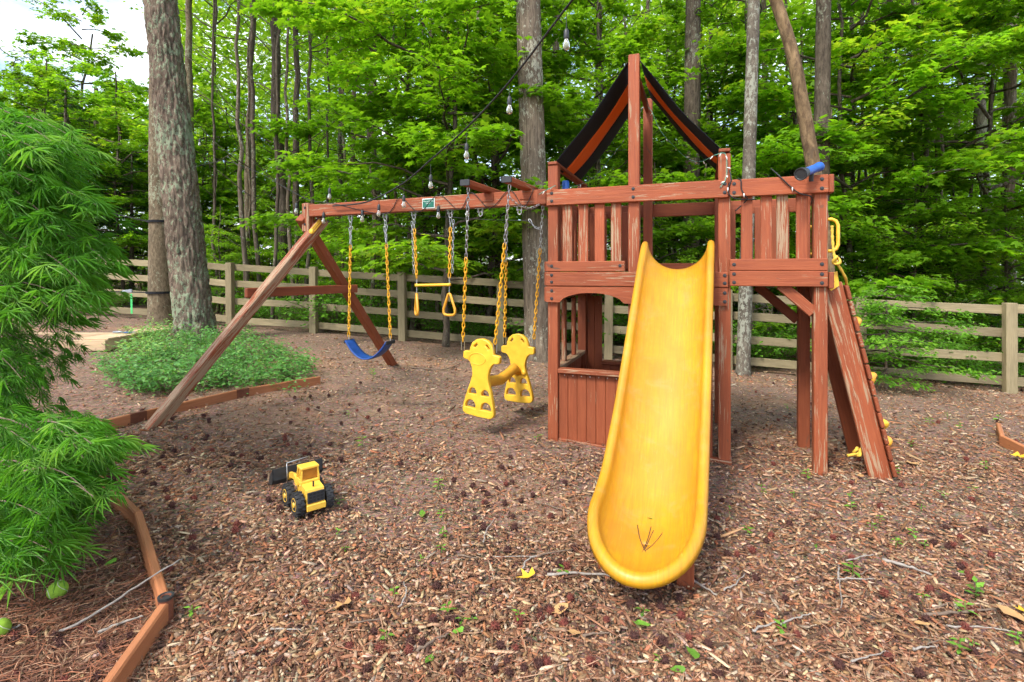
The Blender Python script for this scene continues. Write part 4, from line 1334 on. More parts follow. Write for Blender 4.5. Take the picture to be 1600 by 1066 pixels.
edging('orange brown timber edging behind the slanted near leg, along the leafy ground cover', e1, (1, 2))
e2 = [gp(60, 700), gp(150, 760), gp(216, 826), gp(259, 974), gp(140, 1150), gp(-150, 1500)]
edging('orange brown timber edging with a round black stake cap beside the tennis ball bed', e2, (), cap_at=(3,))
e3 = [gp(1560, 676), gp(1566, 697), gp(1640, 735), gp(1900, 800)]
edging('orange brown timber edging corner beyond the climbing wall', e3, (), cap_at=())

# ------------------------------------------------------------------ low sandbox with a lid
def sandbox():
    a = gp(124, 549); b = gp(172, 549)
    g = float(G((a.x + b.x) / 2, a.y))
    w = (b.x - a.x)
    t = thing('sandbox', 'low pale timber sandbox with plank lid beside the leafy ground cover', 'sandbox', (a.x, a.y, g))
    dy = 1.25
    sk = .0
    MB().board((0, 0, .085), (w, 0, .085), .14, .035, (0, 0, 1)).build('side_board', 'pale_wood', t)
    MB().board((w - .02, .02, .085), (w - .02, dy, .085), .14, .035, (0, 0, 1)).build('side_board', 'pale_wood', t)
    MB().board((0.02, .02, .085), (.02, dy, .085), .14, .035, (0, 0, 1)).build('side_board', 'pale_wood', t)
    n = 6
    for i in range(n):
        y = .01 + (dy + .02) * (i + .5) / n
        MB().board((-.01, y, .168), (w + .01, y, .168), (dy) / n - .006, .022, (0, 1, 0)).build('lid_plank', 'pale_wood', t, tint=random.uniform(.5, .8))
    MB().board((-2.2, .25, .06), (-.03, .25, .06), .12, .10, (0, 0, 1)).build('long_timber', 'pale_wood', t)
    MB().board((-2.0, .95, .07), (-.03, .95, .07), .14, .10, (0, 0, 1)).build('long_timber', 'pale_wood', t)
    # a trowel lies on the lid
    tr = thing('hand_trowel', 'blue grey hand tool lying on the pale sandbox lid', 'tool', (a.x + w * .42, a.y + .55, g + .186), .1)
    mb = MB(); mb.tube([(-.12, 0, .014), (-.02, .0, .014), (.02, .0, .012)], [.013, .015, .008], 8); mb.build('handle', 'grey_metal', tr, True)
    bl = MB(); bl.prism([(.02, -.018), (.05, -.04), (.14, -.035), (.2, 0), (.14, .035), (.05, .04), (.02, .018)], (0, 0, .006), (1, 0, 0), (0, 1, 0), (0, 0, .006)); bl.build('blade', 'blue_plastic', tr)
sandbox()

# ------------------------------------------------------------------ tubes built with numpy for branches
class NB:
    def __init__(s): s.V = []; s.Q = []; s.n = 0
    def tube(s, pts, rad, k=5):
        pts = np.asarray(pts, float); m = len(pts)
        rad = np.broadcast_to(np.asarray(rad, float), (m,))
        d = np.gradient(pts, axis=0); d /= np.linalg.norm(d, axis=1, keepdims=True) + 1e-9
        a = np.where(np.abs(d[:, 2:3]) < .9, np.array([[0, 0, 1.]]), np.array([[1., 0, 0]]))
        a = a[m // 2][None].repeat(m, 0)
        u = np.cross(d, a); u /= np.linalg.norm(u, axis=1, keepdims=True) + 1e-9
        w = np.cross(d, u)
        th = np.arange(k) * 2 * np.pi / k
        ring = pts[:, None, :] + rad[:, None, None] * (u[:, None, :] * np.cos(th)[None, :, None] + w[:, None, :] * np.sin(th)[None, :, None])
        s.V.append(ring.reshape(-1, 3))
        i = np.arange(m - 1)[:, None] * k + np.arange(k)[None, :]
        j = np.arange(m - 1)[:, None] * k + (np.arange(k)[None, :] + 1) % k
        s.Q.append(np.stack([i, j, j + k, i + k], -1).reshape(-1, 4) + s.n)
        s.n += m * k
    def mesh(s, name, mat, smooth=True):
        return mesh_np(name, np.concatenate(s.V), np.zeros((0, 3)), mat, smooth=smooth, quads=np.concatenate(s.Q))

T_OVAL = (np.array([(0, 0, 0), (.38, .27, .04), (1, 0, -.10), (.38, -.27, .04), (.42, 0, -.03)]), np.array([(0, 1, 4), (1, 2, 4), (2, 3, 4), (3, 0, 4)]))
T_RHOMB = (np.array([(0, 0, 0), (.42, .30, .05), (1, 0, -.08), (.42, -.30, .05)]), np.array([(0, 1, 2), (0, 2, 3)]))
_m = [(0, 0, 0), (.10, .40, -.05), (.34, .18, .02), (.66, .46, -.06), (.62, .15, .02), (1.0, 0, -.10), (.62, -.15, .02), (.66, -.46, -.06), (.34, -.18, .02), (.10, -.40, -.05), (.36, 0, .03)]
T_MAPLE = (np.array(_m), np.array([(i, (i + 1) % 10, 10) for i in range(10)]))
_v, _f = [], []
for _a, _l in ((-78, .55), (-50, .82), (-24, .97), (0, 1.0), (24, .97), (50, .82), (78, .55)):
    _b = len(_v); _c, _s = math.cos(R(_a)), math.sin(R(_a))
    for x, y, z in ((.02, 0, 0), (.42, .020, .01), (1.0, 0, -.22), (.42, -.020, .01)):
        _v.append((_l * x * _c - y * _s, _l * x * _s + y * _c, z * _l)); 
    _f += [(_b, _b + 1, _b + 2), (_b, _b + 2, _b + 3)]
T_LACE = (np.array(_v), np.array(_f))

def leaves(pos, axis, nrm, size, tmpl, rg, lv=None):
    """array of leaves -> V, T, lv"""
    tv, tf = tmpl
    n = len(pos)
    axis = axis / (np.linalg.norm(axis, axis=1, keepdims=True) + 1e-9)
    side = np.cross(nrm, axis); side /= np.linalg.norm(side, axis=1, keepdims=True) + 1e-9
    up = np.cross(axis, side)
    V = pos[:, None, :] + size[:, None, None] * (tv[None, :, 0:1] * axis[:, None, :] + tv[None, :, 1:2] * side[:, None, :] + tv[None, :, 2:3] * up[:, None, :])
    T = tf[None] + (np.arange(n) * len(tv))[:, None, None]
    if lv is None: lv = np.clip(rg.normal(.45, .22, n), 0, 1)
    return V.reshape(-1, 3), T.reshape(-1, 3), np.repeat(lv, len(tv))

def leaf_mesh(name, chunks, mat):
    V, T, L = [], [], []; o = 0
    for v, t, l in chunks:
        V.append(v); T.append(t + o); L.append(l); o += len(v)
    return mesh_np(name, np.concatenate(V), np.concatenate(T), mat, {'lv': ('FLOAT', np.concatenate(L))})

def gen_crown(seed, zb, zt, rad, nb, per, lsize, tmpl, mat, spread=1.0, up=.25, flat=.4, br_mat='dark_bark', shape=None, lean=(0, 0), az=None):
    """branches in layered sprays with leaves along their twigs; returns (branch mesh, leaf mesh)"""
    rg = np.random.default_rng(seed)
    nbm = NB(); ch = []
    P, A, S, LV = [], [], [], []
    for i in range(nb):
        f = (i + rg.uniform(0, 1)) / nb
        z0 = zb + (zt - zb) * f
        prof = shape(f) if shape else (math.sin(math.pi * min(1, .18 + .82 * f)) ** .6 if f < .95 else .35)
        L = rad * prof * rg.uniform(.6, 1.12)
        a = (az[0] + (az[1] - az[0]) * rg.random()) if az else i * 2.399 + rg.uniform(-.5, .5)
        d = np.array([math.cos(a), math.sin(a), 0.])
        t = np.linspace(0, 1, 7)
        rise = up * rg.uniform(.4, 1.5) * L
        sidew = np.array([-d[1], d[0], 0]) * rg.uniform(-.18, .18) * L
        c0 = np.array([lean[0] * f, lean[1] * f, z0])
        pts = c0 + d * (L * t)[:, None] + sidew * (t ** 2)[:, None] + np.array([0, 0, 1.]) * (rise * (1.5 * t - .8 * t * t))[:, None]
        pts[1:] += rg.normal(0, .03 * L / 2, (6, 3))
        r0 = .006 + .009 * L
        nbm.tube(pts, r0 * (1 - .85 * t), 5)
        nsec = max(4, int(4 + 2.4 * L))
        lvb = rg.normal(.0, .16)
        for j in range(nsec):
            tt = rg.uniform(.22, 1.0)
            k = min(5, int(tt * 6)); fr = tt * 6 - k
            q = pts[k] * (1 - fr) + pts[k + 1] * fr
            sgn = 1 if j % 2 else -1
            ang = a + sgn * rg.uniform(.5, 1.1) * (1 if tt < .97 else .3)
            l2 = L * rg.uniform(.22, .45) * (1.15 - .55 * tt)
            d2 = np.array([math.cos(ang), math.sin(ang), rg.uniform(-.15, .25)])
            s = np.linspace(0, 1, 4)
            tw = q + d2 * (l2 * s)[:, None] + np.array([0, 0, -1.]) * (.12 * l2 * s ** 2)[:, None]
            nbm.tube(tw, .0045 * (1 - .7 * s) + .001 * L, 3)
            m = max(2, int(per * l2))
            u = rg.uniform(.1, 1.08, m)
            pp = q + d2 * (l2 * u)[:, None] + np.array([0, 0, -1.]) * (.12 * l2 * u ** 2)[:, None]
            w = rg.normal(0, .10 * spread, (m, 3)) * np.array([1, 1, .45])
            P.append(pp + w)
            aa = ang + rg.normal(0, .9, m)
            A.append(np.stack([np.cos(aa), np.sin(aa), rg.uniform(-.55, .12, m)], 1))
            S.append(lsize * rg.uniform(.6, 1.25, m))
            LV.append(np.clip(rg.normal(.45 + lvb, .20, m), 0, 1))
    P = np.concatenate(P); A = np.concatenate(A); S = np.concatenate(S); LV = np.concatenate(LV)
    N = np.stack([rg.normal(0, flat, len(P)), rg.normal(0, flat, len(P)), np.ones(len(P))], 1)
    lm = leaf_mesh('foliage', [leaves(P, A, N, S, tmpl, rg, LV)], mat)
    return nbm.mesh('branches', br_mat), lm

def gen_trunk(seed, H, r0, r1, mat, wob=.06, lean=(0, 0), k=12, rings=24, flare=.35, bark=0.0, bscale=9.0, path=None, dense=False):
    rg = np.random.default_rng(seed)
    t = np.linspace(0, 1, rings)
    if path is None:
        w = np.cumsum(rg.normal(0, wob / math.sqrt(rings), (rings, 2)), 0) * H * .045
        pts = np.stack([lean[0] * t + w[:, 0], lean[1] * t + w[:, 1], H * t - .15], 1)
    else:
        path = np.asarray(path, float)
        tt = np.linspace(0, 1, len(path))
        sp = spline([tuple(p) for p in path], max(2, rings // (len(path) - 1)))
        pts = np.array([tuple(p) for p in sp]); t = np.linspace(0, 1, len(pts))
    z = pts[:, 2] - pts[0, 2]
    rad = r0 + (r1 - r0) * t + r0 * flare * np.exp(-z / (r0 * 1.6))
    if bark <= 0:
        nbm = NB(); nbm.tube(pts, rad * (1 + rg.normal(0, .02, len(pts))), k)
        return nbm.mesh('trunk', mat)
    # bark relief: plates pushed out between fissures
    m = len(pts)
    th = np.arange(k) * 2 * np.pi / k
    V = np.zeros((m, k, 3))
    for i in range(m):
        for j in range(k):
            a = th[j]
            cx, sx = math.cos(a), math.sin(a)
            root = 1 + .16 * math.exp(-z[i] / (r0 * 1.3)) * math.sin(5 * a + seed)
            v = Vector((cx * rad[i] * bscale, sx * rad[i] * bscale, z[i] * bscale * .20))
            v2 = v + Vector((noise.noise(v * .5), noise.noise(v * .5 + Vector((7, 1, 3))), 0)) * .9
            dd = noise.voronoi(v2)[0]
            e = min(1.0, (dd[1] - dd[0]) * 3.4)
            h = bark * (e - .6) + bark * .5 * noise.noise(v * 2.3)
            rr = rad[i] * root + h
            V[i, j] = (pts[i, 0] + cx * rr, pts[i, 1] + sx * rr, pts[i, 2])
    i = np.arange(m - 1)[:, None] * k + np.arange(k)[None, :]
    j = np.arange(m - 1)[:, None] * k + (np.arange(k)[None, :] + 1) % k
    Q = np.stack([i, j, j + k, i + k], -1).reshape(-1, 4)
    return mesh_np('trunk', V.reshape(-1, 3), np.zeros((0, 3)), mat, smooth=True, quads=Q)

# ------------------------------------------------------------------ trees
TREE_N = [0]
def tree(name, label, loc, parts, group=None, rz=0.0, sc=1.0, cat='tree'):
    t = thing(name, label, cat, loc, rz, group)
    t.scale = (sc, sc, sc) if isinstance(sc, (int, float)) else sc
    for nm, me in parts:
        add_obj(nm, me, t)
    return t

# high crowns above the frame: loose masses of leaves carried by limbs
def high_crown(seed, zb, zt, rad, nb=20, per=15, lsize=.20, mat='woods_leaf', tm=T_RHOMB):
    b, l = gen_crown(seed, zb, zt, rad, nb, per, lsize, tm, mat, spread=2.2, up=.35, flat=.6)
    return b, l
HC = [high_crown(11, 8.5, 16, 4.0), high_crown(12, 8.0, 15, 3.6), high_crown(13, 9.5, 17, 4.4)]

# the big lichen-covered pine
pb = gp(306, 530)
top = pt(252, -10, pb.y + .25)
H1 = 9.0
def trunk_path(base, px_top, py_top, depth_top, H, bend=(0, 0)):
    tp = pt(px_top, py_top, depth_top)
    d = (tp - base)
    out = []
    for t in np.linspace(0, 1, 7):
        z = -.15 + H * t
        f = z / d.z
        out.append((d.x * f + bend[0] * math.sin(min(1, f) * math.pi), d.y * f + bend[1] * math.sin(min(1, f) * math.pi), z))
    return out
pine = tree('pine_tree', 'large leaning pine with thick lichen-covered plated bark before the fence', pb, [
    ('trunk', gen_trunk(5, H1, .262, .205, 'pine_bark', flare=.22, path=trunk_path(pb, 250, -5, pb.y + .2, H1), k=96, rings=230, bark=.036, bscale=17.0))])
b_, l_ = HC[0]; o = add_obj('branches', b_, pine); o.location = (-.9, .2, 0); o = add_obj('crown', l_, pine); o.location = (-.9, .2, 0)
bb = gp(252, 506)
tree('hardwood_tree', 'straight brown trunk with black straps right behind the lichen-covered pine', bb, [
    ('trunk', gen_trunk(6, 12, .205, .165, 'brown_bark', flare=.35, path=trunk_path(bb, 251, 0, bb.y, 12), k=28, rings=60)), ('branches', HC[1][0]), ('crown', HC[1][1])])
tb_ = gp(842, 562)
tree('hardwood_tree', 'tall grey furrowed tree trunk right behind the swing beam and tower', tb_, [
    ('trunk', gen_trunk(8, 12, .21, .165, 'grey_bark', flare=.38, path=trunk_path(tb_, 825, 0, tb_.y, 12), k=64, rings=160, bark=.014, bscale=22.0)), ('branches', HC[2][0]), ('crown', HC[2][1])], rz=0)
lb = gp(1161, 585)
tree('hardwood_tree', 'slim lichen-spotted trunk standing before the fence under the balcony', lb, [
    ('trunk', gen_trunk(9, 11, .098, .075, 'lichen_bark', flare=.4, path=trunk_path(lb, 1178, 0, lb.y, 11), k=20, rings=50)), ('crown', HC[1][1])], rz=0)
cb_ = gp(1300, 606)
def pxpath(base, pts, d):
    return [tuple(pt(x, y, d) - base) for x, y in pts]
tree('hardwood_tree', 'curved tan-barked trunk leaning over the blue telescope', cb_, [
    ('trunk', gen_trunk(10, 10, .10, .072, 'tan_bark', flare=.3, path=pxpath(cb_, [(1300, 612), (1297, 520), (1290, 400), (1277, 300), (1262, 210), (1246, 120), (1230, 55), (1206, -15), (1170, -110)], cb_.y), k=24, rings=64, bark=.006, bscale=30))])
db_ = on_ground(5.15, 8.6)
tree('hardwood_tree', 'dark straight trunk just beyond the curved tan tree', db_, [
    ('trunk', gen_trunk(14, 12, .13, .10, 'dark_bark', path=trunk_path(db_, 1287, 0, db_.y, 12), k=18, rings=40)), ('crown', HC[0][1])], rz=0)
d2_ = on_ground(3.55, 10.2)
tree('hardwood_tree', 'dark trunk with a low side limb seen between the tower masts and post', d2_, [
    ('trunk', gen_trunk(15, 12, .17, .13, 'dark_bark', path=trunk_path(d2_, 1072, 0, d2_.y, 12), k=18, rings=40)), ('crown', HC[2][1])], rz=2)

# slender trees picked out one by one: (px, depth, radius, bark, lean px at top, label)
SL = [
 (444, 11.8, .12, 'dark_bark', -22, 'dark forked trunk rising above the swing set end block'),
 (462, 13.5, .09, 'dark_bark', 4, 'thin dark trunk close behind the swing set end block'),
 (381, 13.0, .085, 'brown_bark', 8, 'slim brown trunk between the big pine and the slanted leg'),
 (405, 12.2, .055, 'dark_bark', -6, 'pole-thin dark trunk above the slanted near leg'),
 (527, 15.0, .10, 'dark_bark', -8, 'dark trunk above the left half of the swing beam'),
 (583, 13.4, .15, 'grey_bark', -4, 'broad grey trunk above the belt swing chains'),
 (548, 16.5, .09, 'brown_bark', 5, 'brown trunk just right of the swing beam dark trunk'),
 (662, 16.0, .10, 'dark_bark', 14, 'dark trunk above the green sign on the beam'),
 (690, 12.5, .05, 'grey_bark', -2, 'pole-thin grey trunk behind the trapeze bar'),
 (735, 18.0, .12, 'brown_bark', 10, 'brown trunk behind the glider chain'),
 (776, 10.6, .075, 'dark_bark', -6, 'slim black trunk seen between the glider chains'),
 (895, 12.0, .10, 'grey_bark', -18, 'grey trunk half hidden behind the canopy corner'),
 (930, 15.5, .09, 'dark_bark', 8, 'dark trunk below the canopy stripe'),
 (1102, 15.0, .08, 'grey_bark', 3, 'thin grey trunk beside the low-limbed dark trunk'),
 (1218, 14.0, .09, 'brown_bark', -30, 'brown slanting trunk behind the curved tan tree'),
 (1330, 13.0, .06, 'dark_bark', 6, 'pole-thin dark trunk next to the yellow grab handle'),
 (1376, 12.0, .065, 'dark_bark', 2, 'slim dark trunk beyond the bush at the fence'),
 (1401, 13.4, .10, 'brown_bark', -4, 'brown trunk beyond the bush at the fence'),
 (1435, 14.5, .07, 'dark_bark', 6, 'thin dark trunk above the fence rails by the bush'),
 (1492, 16.0, .08, 'grey_bark', 4, 'grey trunk above the middle of the last fence bay'),
 (1551, 10.2, .105, 'pale_bark', -6, 'pale grey trunk rising beside the last fence post'),
 (1566, 10.6, .12, 'grey_bark', 4, 'grey trunk touching the pale one by the last fence post'),
 (1590, 13.0, .08, 'dark_bark', -26, 'dark leaning trunk at the edge beyond the last post'),
 (146, 16.0, .09, 'grey_bark', -2, 'thin grey trunk against the open sky'),
 (12, 15.0, .075, 'dark_bark', 28, 'dark leaning trunk against the sky at the frame edge'),
 (312, 14.2, .11, 'brown_bark', 2, 'brown trunk just right of the big pine'),
 (345, 17.0, .08, 'dark_bark', -8, 'thin dark trunk with a curved limb by the big pine'),
 (1010, 18.0, .10, 'dark_bark', 4, 'dark trunk framed between the two masts'),
 (1052, 20.0, .09, 'grey_bark', -6, 'faint grey trunk above the slide mouth'),
]
trunk_var = {}
def slim(mat, i):
    key = (mat, i)
    if key not in trunk_var: trunk_var[key] = gen_trunk(40 + i + len(mat), 13, 1.0, .72, mat, wob=.5, k=10, rings=26, flare=.3)
    return trunk_var[key]
def unit_trunk(seed, H, r, mat, leanx):
    return gen_trunk(seed, H, r, r * .62, mat, wob=.22, lean=(leanx, 0), k=12, rings=26, flare=.35)
for i, (px, d, r_, mt, ln, lab) in enumerate(SL):
    x = (px - CX) / FPX * d
    Ht = 11.5 if px > 240 else 6.6
    leanx = ln / FPX * d * (Ht / (1.3 + 425 / FPX * d + .4))
    parts = [('trunk', unit_trunk(100 + i, Ht, r_, mt, leanx))]
    t = tree('slender_tree', lab, on_ground(x, d), parts, 'slender trees in the woods')
    if px > 240 and i % 2 == 0:
        k = i % 3
        for nm, me in (('branches', HC[k][0]), ('crown', HC[k][1])):
            o = add_obj(nm, me, t); o.scale = (.62, .62, .62); o.location = (leanx * .8, 0, 2.2); o.rotation_euler = (0, 0, i * 1.3)

# thin poles all through the near woods
rs = random.Random(21)
pole_me = [gen_trunk(300 + i, 9.5, .034 + .006 * i, .016, ('dark_bark', 'brown_bark', 'dark_bark', 'grey_bark')[i], wob=.3, k=8, rings=20, flare=.2) for i in range(4)]
pole_tw = []
for i in range(4):
    rg_ = np.random.default_rng(400 + i); nb_ = NB()
    for j in range(14):
        z_ = rg_.uniform(1.6, 8); a_ = rg_.uniform(0, 6.28); L_n = rg_.uniform(.5, 1.6)
        s_ = np.linspace(0, 1, 5)
        nb_.tube(np.stack([np.cos(a_) * L_n * s_, np.sin(a_) * L_n * s_, z_ + L_n * (.55 * s_ + .2 * s_ ** 2) + rg_.normal(0, .03, 5)], 1), .010 * (1 - .75 * s_) + .002, 4)
    pole_tw.append(nb_.mesh('branches', 'dark_bark'))
NTH = 'first second third fourth fifth sixth seventh eighth ninth tenth eleventh twelfth'.split()
for seg, (x0, x1, nseg, wh) in enumerate(((330, 640, 11, 'from the big pine towards the belt swing'), (645, 985, 7, 'from the green sign towards the canopy'), (1010, 1290, 6, 'from the mast towards the balcony end'), (1310, 1600, 9, 'from the climbing wall to the frame edge'))):
    for k in range(nseg):
        px = x0 + (k + rs.uniform(.15, .85)) * (x1 - x0) / nseg
        d = rs.uniform(9.9, 13.5); v = rs.randrange(4)
        if d < 10.4 and px < 640: d += 1.0
        t = tree('pole_tree', NTH[k] + ' pole-thin tree counted ' + wh, on_ground((px - CX) / FPX * d, d), [('trunk', pole_me[v]), ('branches', pole_tw[v])], 'pole-thin trees in the near woods', rs.uniform(0, 6), rs.uniform(.85, 1.2))
        t.children[-1]['kind'] = 'stuff'
# understory maples: layered sprays from low down
MP = [gen_crown(21, .9, 6.6, 2.6, 36, 84, .13, T_MAPLE, 'maple_leaf', spread=1.0, up=.22, flat=.38),
      gen_crown(22, 1.0, 7.2, 2.4, 36, 84, .125, T_MAPLE, 'maple_leaf', spread=1.0, up=.28, flat=.42),
      gen_crown(23, .6, 5.6, 2.0, 34, 90, .115, T_OVAL, 'woods_leaf', spread=1.0, up=.3, flat=.45),
      gen_crown(24, .7, 6.4, 2.3, 36, 90, .12, T_OVAL, 'woods_leaf', spread=1.1, up=.25, flat=.45),
      gen_crown(25, .5, 4.6, 1.8, 32, 100, .10, T_OVAL, 'maple_leaf', spread=.9, up=.35, flat=.5)]
MPT = [gen_trunk(60 + i, 7.0 - i * .4, .05 + .008 * (i % 3), .018, 'dark_bark', wob=.5, k=8, rings=16) for i in range(5)]
US = [
 # px, depth, variant, scale, label
 (700, 8.9, 0, 1.0, 'bright layered maple filling the space above the swing beam'),
 (640, 10.8, 1, 1.05, 'maple with spreading sprays behind the string light bulbs'),
 (770, 10.4, 1, 1.0, 'maple hiding the grey trunk behind the tower'),
 (930, 10.2, 0, .95, 'leafy maple behind the canopy of the tower'),
 (1010, 12.2, 3, 1.0, 'leafy sapling seen between the two masts'),
 (1110, 11.5, 1, 1.0, 'leafy maple behind the tower post and balcony'),
 (1235, 11.0, 3, 1.0, 'leafy sapling behind the balcony slats'),
 (1330, 9.8, 0, 1.05, 'spreading maple above the blue telescope'),
 (1440, 10.2, 1, 1.1, 'spreading maple over the last fence bay'),
 (1545, 9.6, 0, 1.0, 'layered maple above the last fence post'),
 (1600, 12.0, 3, 1.0, 'leafy sapling at the frame edge beyond the last post'),
 (570, 15.8, 3, .95, 'leafy sapling behind the swing set end block'),
 (490, 17.0, 2, 1.0, 'loose sapling behind the slanted leg top'),
 (425, 16.0, 2, .9, 'loose sapling in the gap right of the big pine'),
 (355, 16.5, 3, .95, 'leafy sapling close right of the big pine'),
 (300, 15.5, 1, .9, 'maple half hidden by the big pine'),
 (190, 13.2, 0, .88, 'bright maple left of the strapped trunk'),
 (110, 14.5, 1, .96, 'maple against the sky above the lacy maple'),
 (60, 13.0, 0, .90, 'maple at the frame edge above the lacy maple'),
 (128, 17.5, 1, 1.38, 'tall thin-crowned maple rising into the open sky'),
 (15, 17.0, 3, 1.25, 'tall sapling rising into the sky at the frame edge'),
 (-40, 14.0, 3, .85, 'sapling at the frame edge beyond the lacy maple'),
]
for i, (px, d, v, s_, lab) in enumerate(US):
    x = (px - CX) / FPX * d
    t = tree('maple_tree' if v < 2 else 'sapling', lab, on_ground(x, d), [('trunk', MPT[v]), ('branches', MP[v][0]), ('crown', MP[v][1])], 'leafy understory trees', i * 2.1, s_ * (1.14 if px > 250 else 1))
def fence_depth(px):
    span = 84.0 + (px - 490) * (114.5 - 84) / (1578 - 490)
    return 1.02 * FPX / max(span, 70)
# small saplings close behind the fence
rs = random.Random(12)
for k in range(17):
    px = 250 + (k + rs.uniform(.2, .8)) * 1380 / 17
    if px < 600: s0 = .7
    else: s0 = 1.0
    d = fence_depth(px) + rs.uniform(1.3, 2.6); v = (4, 2, 4, 4)[k % 4]; s_ = rs.uniform(.55, .8) * s0
    nth = ('first', 'second', 'third', 'fourth', 'fifth', 'sixth', 'seventh', 'eighth', 'ninth', 'tenth', 'eleventh', 'twelfth', 'thirteenth', 'fourteenth', 'fifteenth', 'sixteenth', 'seventeenth')[k]
    tree('young_sapling', nth + ' young sapling from the big pine along the far side of the fence', on_ground((px - CX) / FPX * d, d), [('trunk', MPT[v]), ('branches', MP[v][0]), ('crown', MP[v][1])], 'young saplings behind the fence', rs.uniform(0, 6), s_)
# deeper rows
rs = random.Random(5)
def zone(px):
    for lim, s in ((235, 'left of the two big trunks'), (400, 'right beside the big pine'), (520, 'above the slanted leg'), (640, 'behind the belt swing'), (760, 'behind the trapeze bar'), (860, 'behind the glider swing'), (990, 'behind the canopy'), (1130, 'behind the slide mouth'), (1300, 'behind the balcony'), (1400, 'behind the climbing wall'), (1500, 'behind the last fence bay')):
        if px < lim: return s
    return 'around the last fence post'
for d0, n, sp in ((15, 8, .9), (18, 7, 1.0), (21.5, 7, 1.2)):
    for k in range(n):
        px = -80 + (k + rs.uniform(.15, .85)) * 1760 / n
        if px < 250 and d0 > 18: continue
        d = d0 + rs.uniform(-1.2, 1.2); v = rs.randrange(5)
        s_ = sp * rs.uniform(.85, 1.15) * (.62 if px < 250 else 1)
        x = (px - CX) / FPX * d
        tree('understory_tree', ('nearer' if d0 < 16 else 'middle' if d0 < 19 else 'far') + ' leafy understory tree in the woods ' + zone(px), on_ground(x, d), [('trunk', MPT[v]), ('branches', MP[v][0]), ('crown', MP[v][1])], 'understory trees deep in the woods', rs.uniform(0, 6), s_)
# dark cedar left of the big trunks
def conifer():
    sh = lambda f: (1 - f) ** .8 * .95 + .05
    b, l = gen_crown(31, .9, 5.2, 1.9, 44, 75, .10, T_RHOMB, 'cedar_leaf', spread=.55, up=-.02, flat=.5, shape=sh)
    return b, l
cfb, cfl = conifer()
cft = gen_trunk(70, 5.4, .09, .02, 'dark_bark', k=8, rings=16)
for px, d, s_, lab in ((105, 11.8, 1.0, 'dark conifer left of the strapped trunk'), (205, 13.6, .8, 'small dark conifer just behind the strapped trunk')):
    tree('conifer', lab, on_ground((px - CX) / FPX * d, d), [('trunk', cft), ('branches', cfb), ('crown', cfl)], 'dark conifers', px * .1, s_)

# shrubs along the fence
def gen_shrub(seed, h, rad, n, lsize, tmpl, mat):
    rg = np.random.default_rng(seed)
    nbm = NB(); P, A, S, LV = [], [], [], []
    for i in range(n):
        a = rg.uniform(0, 2 * math.pi); L = h * rg.uniform(.6, 1.15); out = rad * rg.uniform(.2, 1)
        t = np.linspace(0, 1, 6)
        d = np.array([math.cos(a), math.sin(a), 0])
        pts = d * (out * t ** 1.4)[:, None] + np.array([0, 0, 1.]) * (L * (1.25 * t - .4 * t * t))[:, None] + d * rg.uniform(0, .2)
        nbm.tube(pts, .008 * (1 - .8 * t) + .0015, 4)
        m = int(rg.uniform(38, 60))
        u = rg.uniform(.18, 1.02, m) ** .8
        k = np.minimum(4, (u * 5).astype(int)); fr = (u * 5 - k)[:, None]
        pp = pts[k] * (1 - fr) + pts[k + 1] * fr
        w = rg.normal(0, .10, (m, 3)) * np.array([1, 1, .7])
        P.append(pp + w)
        aa = a + rg.normal(0, 1.3, m)
        A.append(np.stack([np.cos(aa), np.sin(aa), rg.uniform(-.6, .25, m)], 1))
        S.append(lsize * rg.uniform(.55, 1.25, m)); LV.append(np.clip(rg.normal(.42, .2, m) + rg.normal(0, .1), 0, 1))
    P = np.concatenate(P); A = np.concatenate(A); S = np.concatenate(S); LV = np.concatenate(LV)
    N = np.stack([rg.normal(0, .5, len(P)), rg.normal(0, .5, len(P)), np.ones(len(P))], 1)
    return nbm.mesh('stems', 'twig_bark'), leaf_mesh('foliage', [leaves(P, A, N, S, tmpl, rg, LV)], mat)
SH = [gen_shrub(41, 1.2, .9, 34, .085, T_OVAL, 'shrub_leaf'), gen_shrub(42, .75, .8, 34, .075, T_OVAL, 'shrub_leaf'), gen_shrub(43, 1.6, 1.0, 38, .085, T_OVAL, 'woods_leaf'), gen_shrub(44, .45, .7, 32, .07, T_OVAL, 'shrub_leaf')]
rs = random.Random(9)
k = 0
for row, (off, n, vs) in enumerate(((.9, 22, (1, 3, 1)), (2.2, 20, (0, 1, 2)), (4.2, 18, (0, 2, 2)), (7.0, 16, (2, 2, 0)))):
    for j in range(n):
        px = -40 + (j + rs.uniform(.1, .9)) * 1700 / n
        d = fence_depth(px) + off + rs.uniform(-.3, .4)
        v = vs[rs.randrange(3)]
        s_ = rs.uniform(.8, 1.2) * (1 + .08 * row)
        lab = ('low leafy shrub at the fence rails ', 'mid-height leafy shrub beyond the fence ', 'tall leafy shrub in the woods ', 'rearmost tall leafy shrub in the woods ')[row] + zone(px)
        grp = ('low shrubs along the fence', 'shrubs beyond the fence', 'shrubs deep in the woods', 'shrubs deep in the woods')[row]
        t = tree('woodland_shrub', lab, on_ground((px - CX) / FPX * d, d), [('stems', SH[v][0]), ('foliage', SH[v][1])], grp, rs.uniform(0, 6), s_, 'shrub')

# the arching bush in front of the last fence bays
def front_bush():
    base = gp(1385, 610)
    b, l = gen_crown(51, .2, 1.75, 1.15, 40, 100, .076, T_OVAL, 'bush_leaf', spread=.6, up=-.10, flat=.45, shape=lambda f: .55 + .5 * math.sin(math.pi * f))
    tr = gen_trunk(52, 1.6, .022, .008, 'twig_bark', k=7, rings=10)
    tree('arching_bush', 'bright green arching bush before the fence beside the climbing wall', base, [('stem', tr), ('branches', b), ('foliage', l)], None, .4, .80, 'bush')
front_bush()

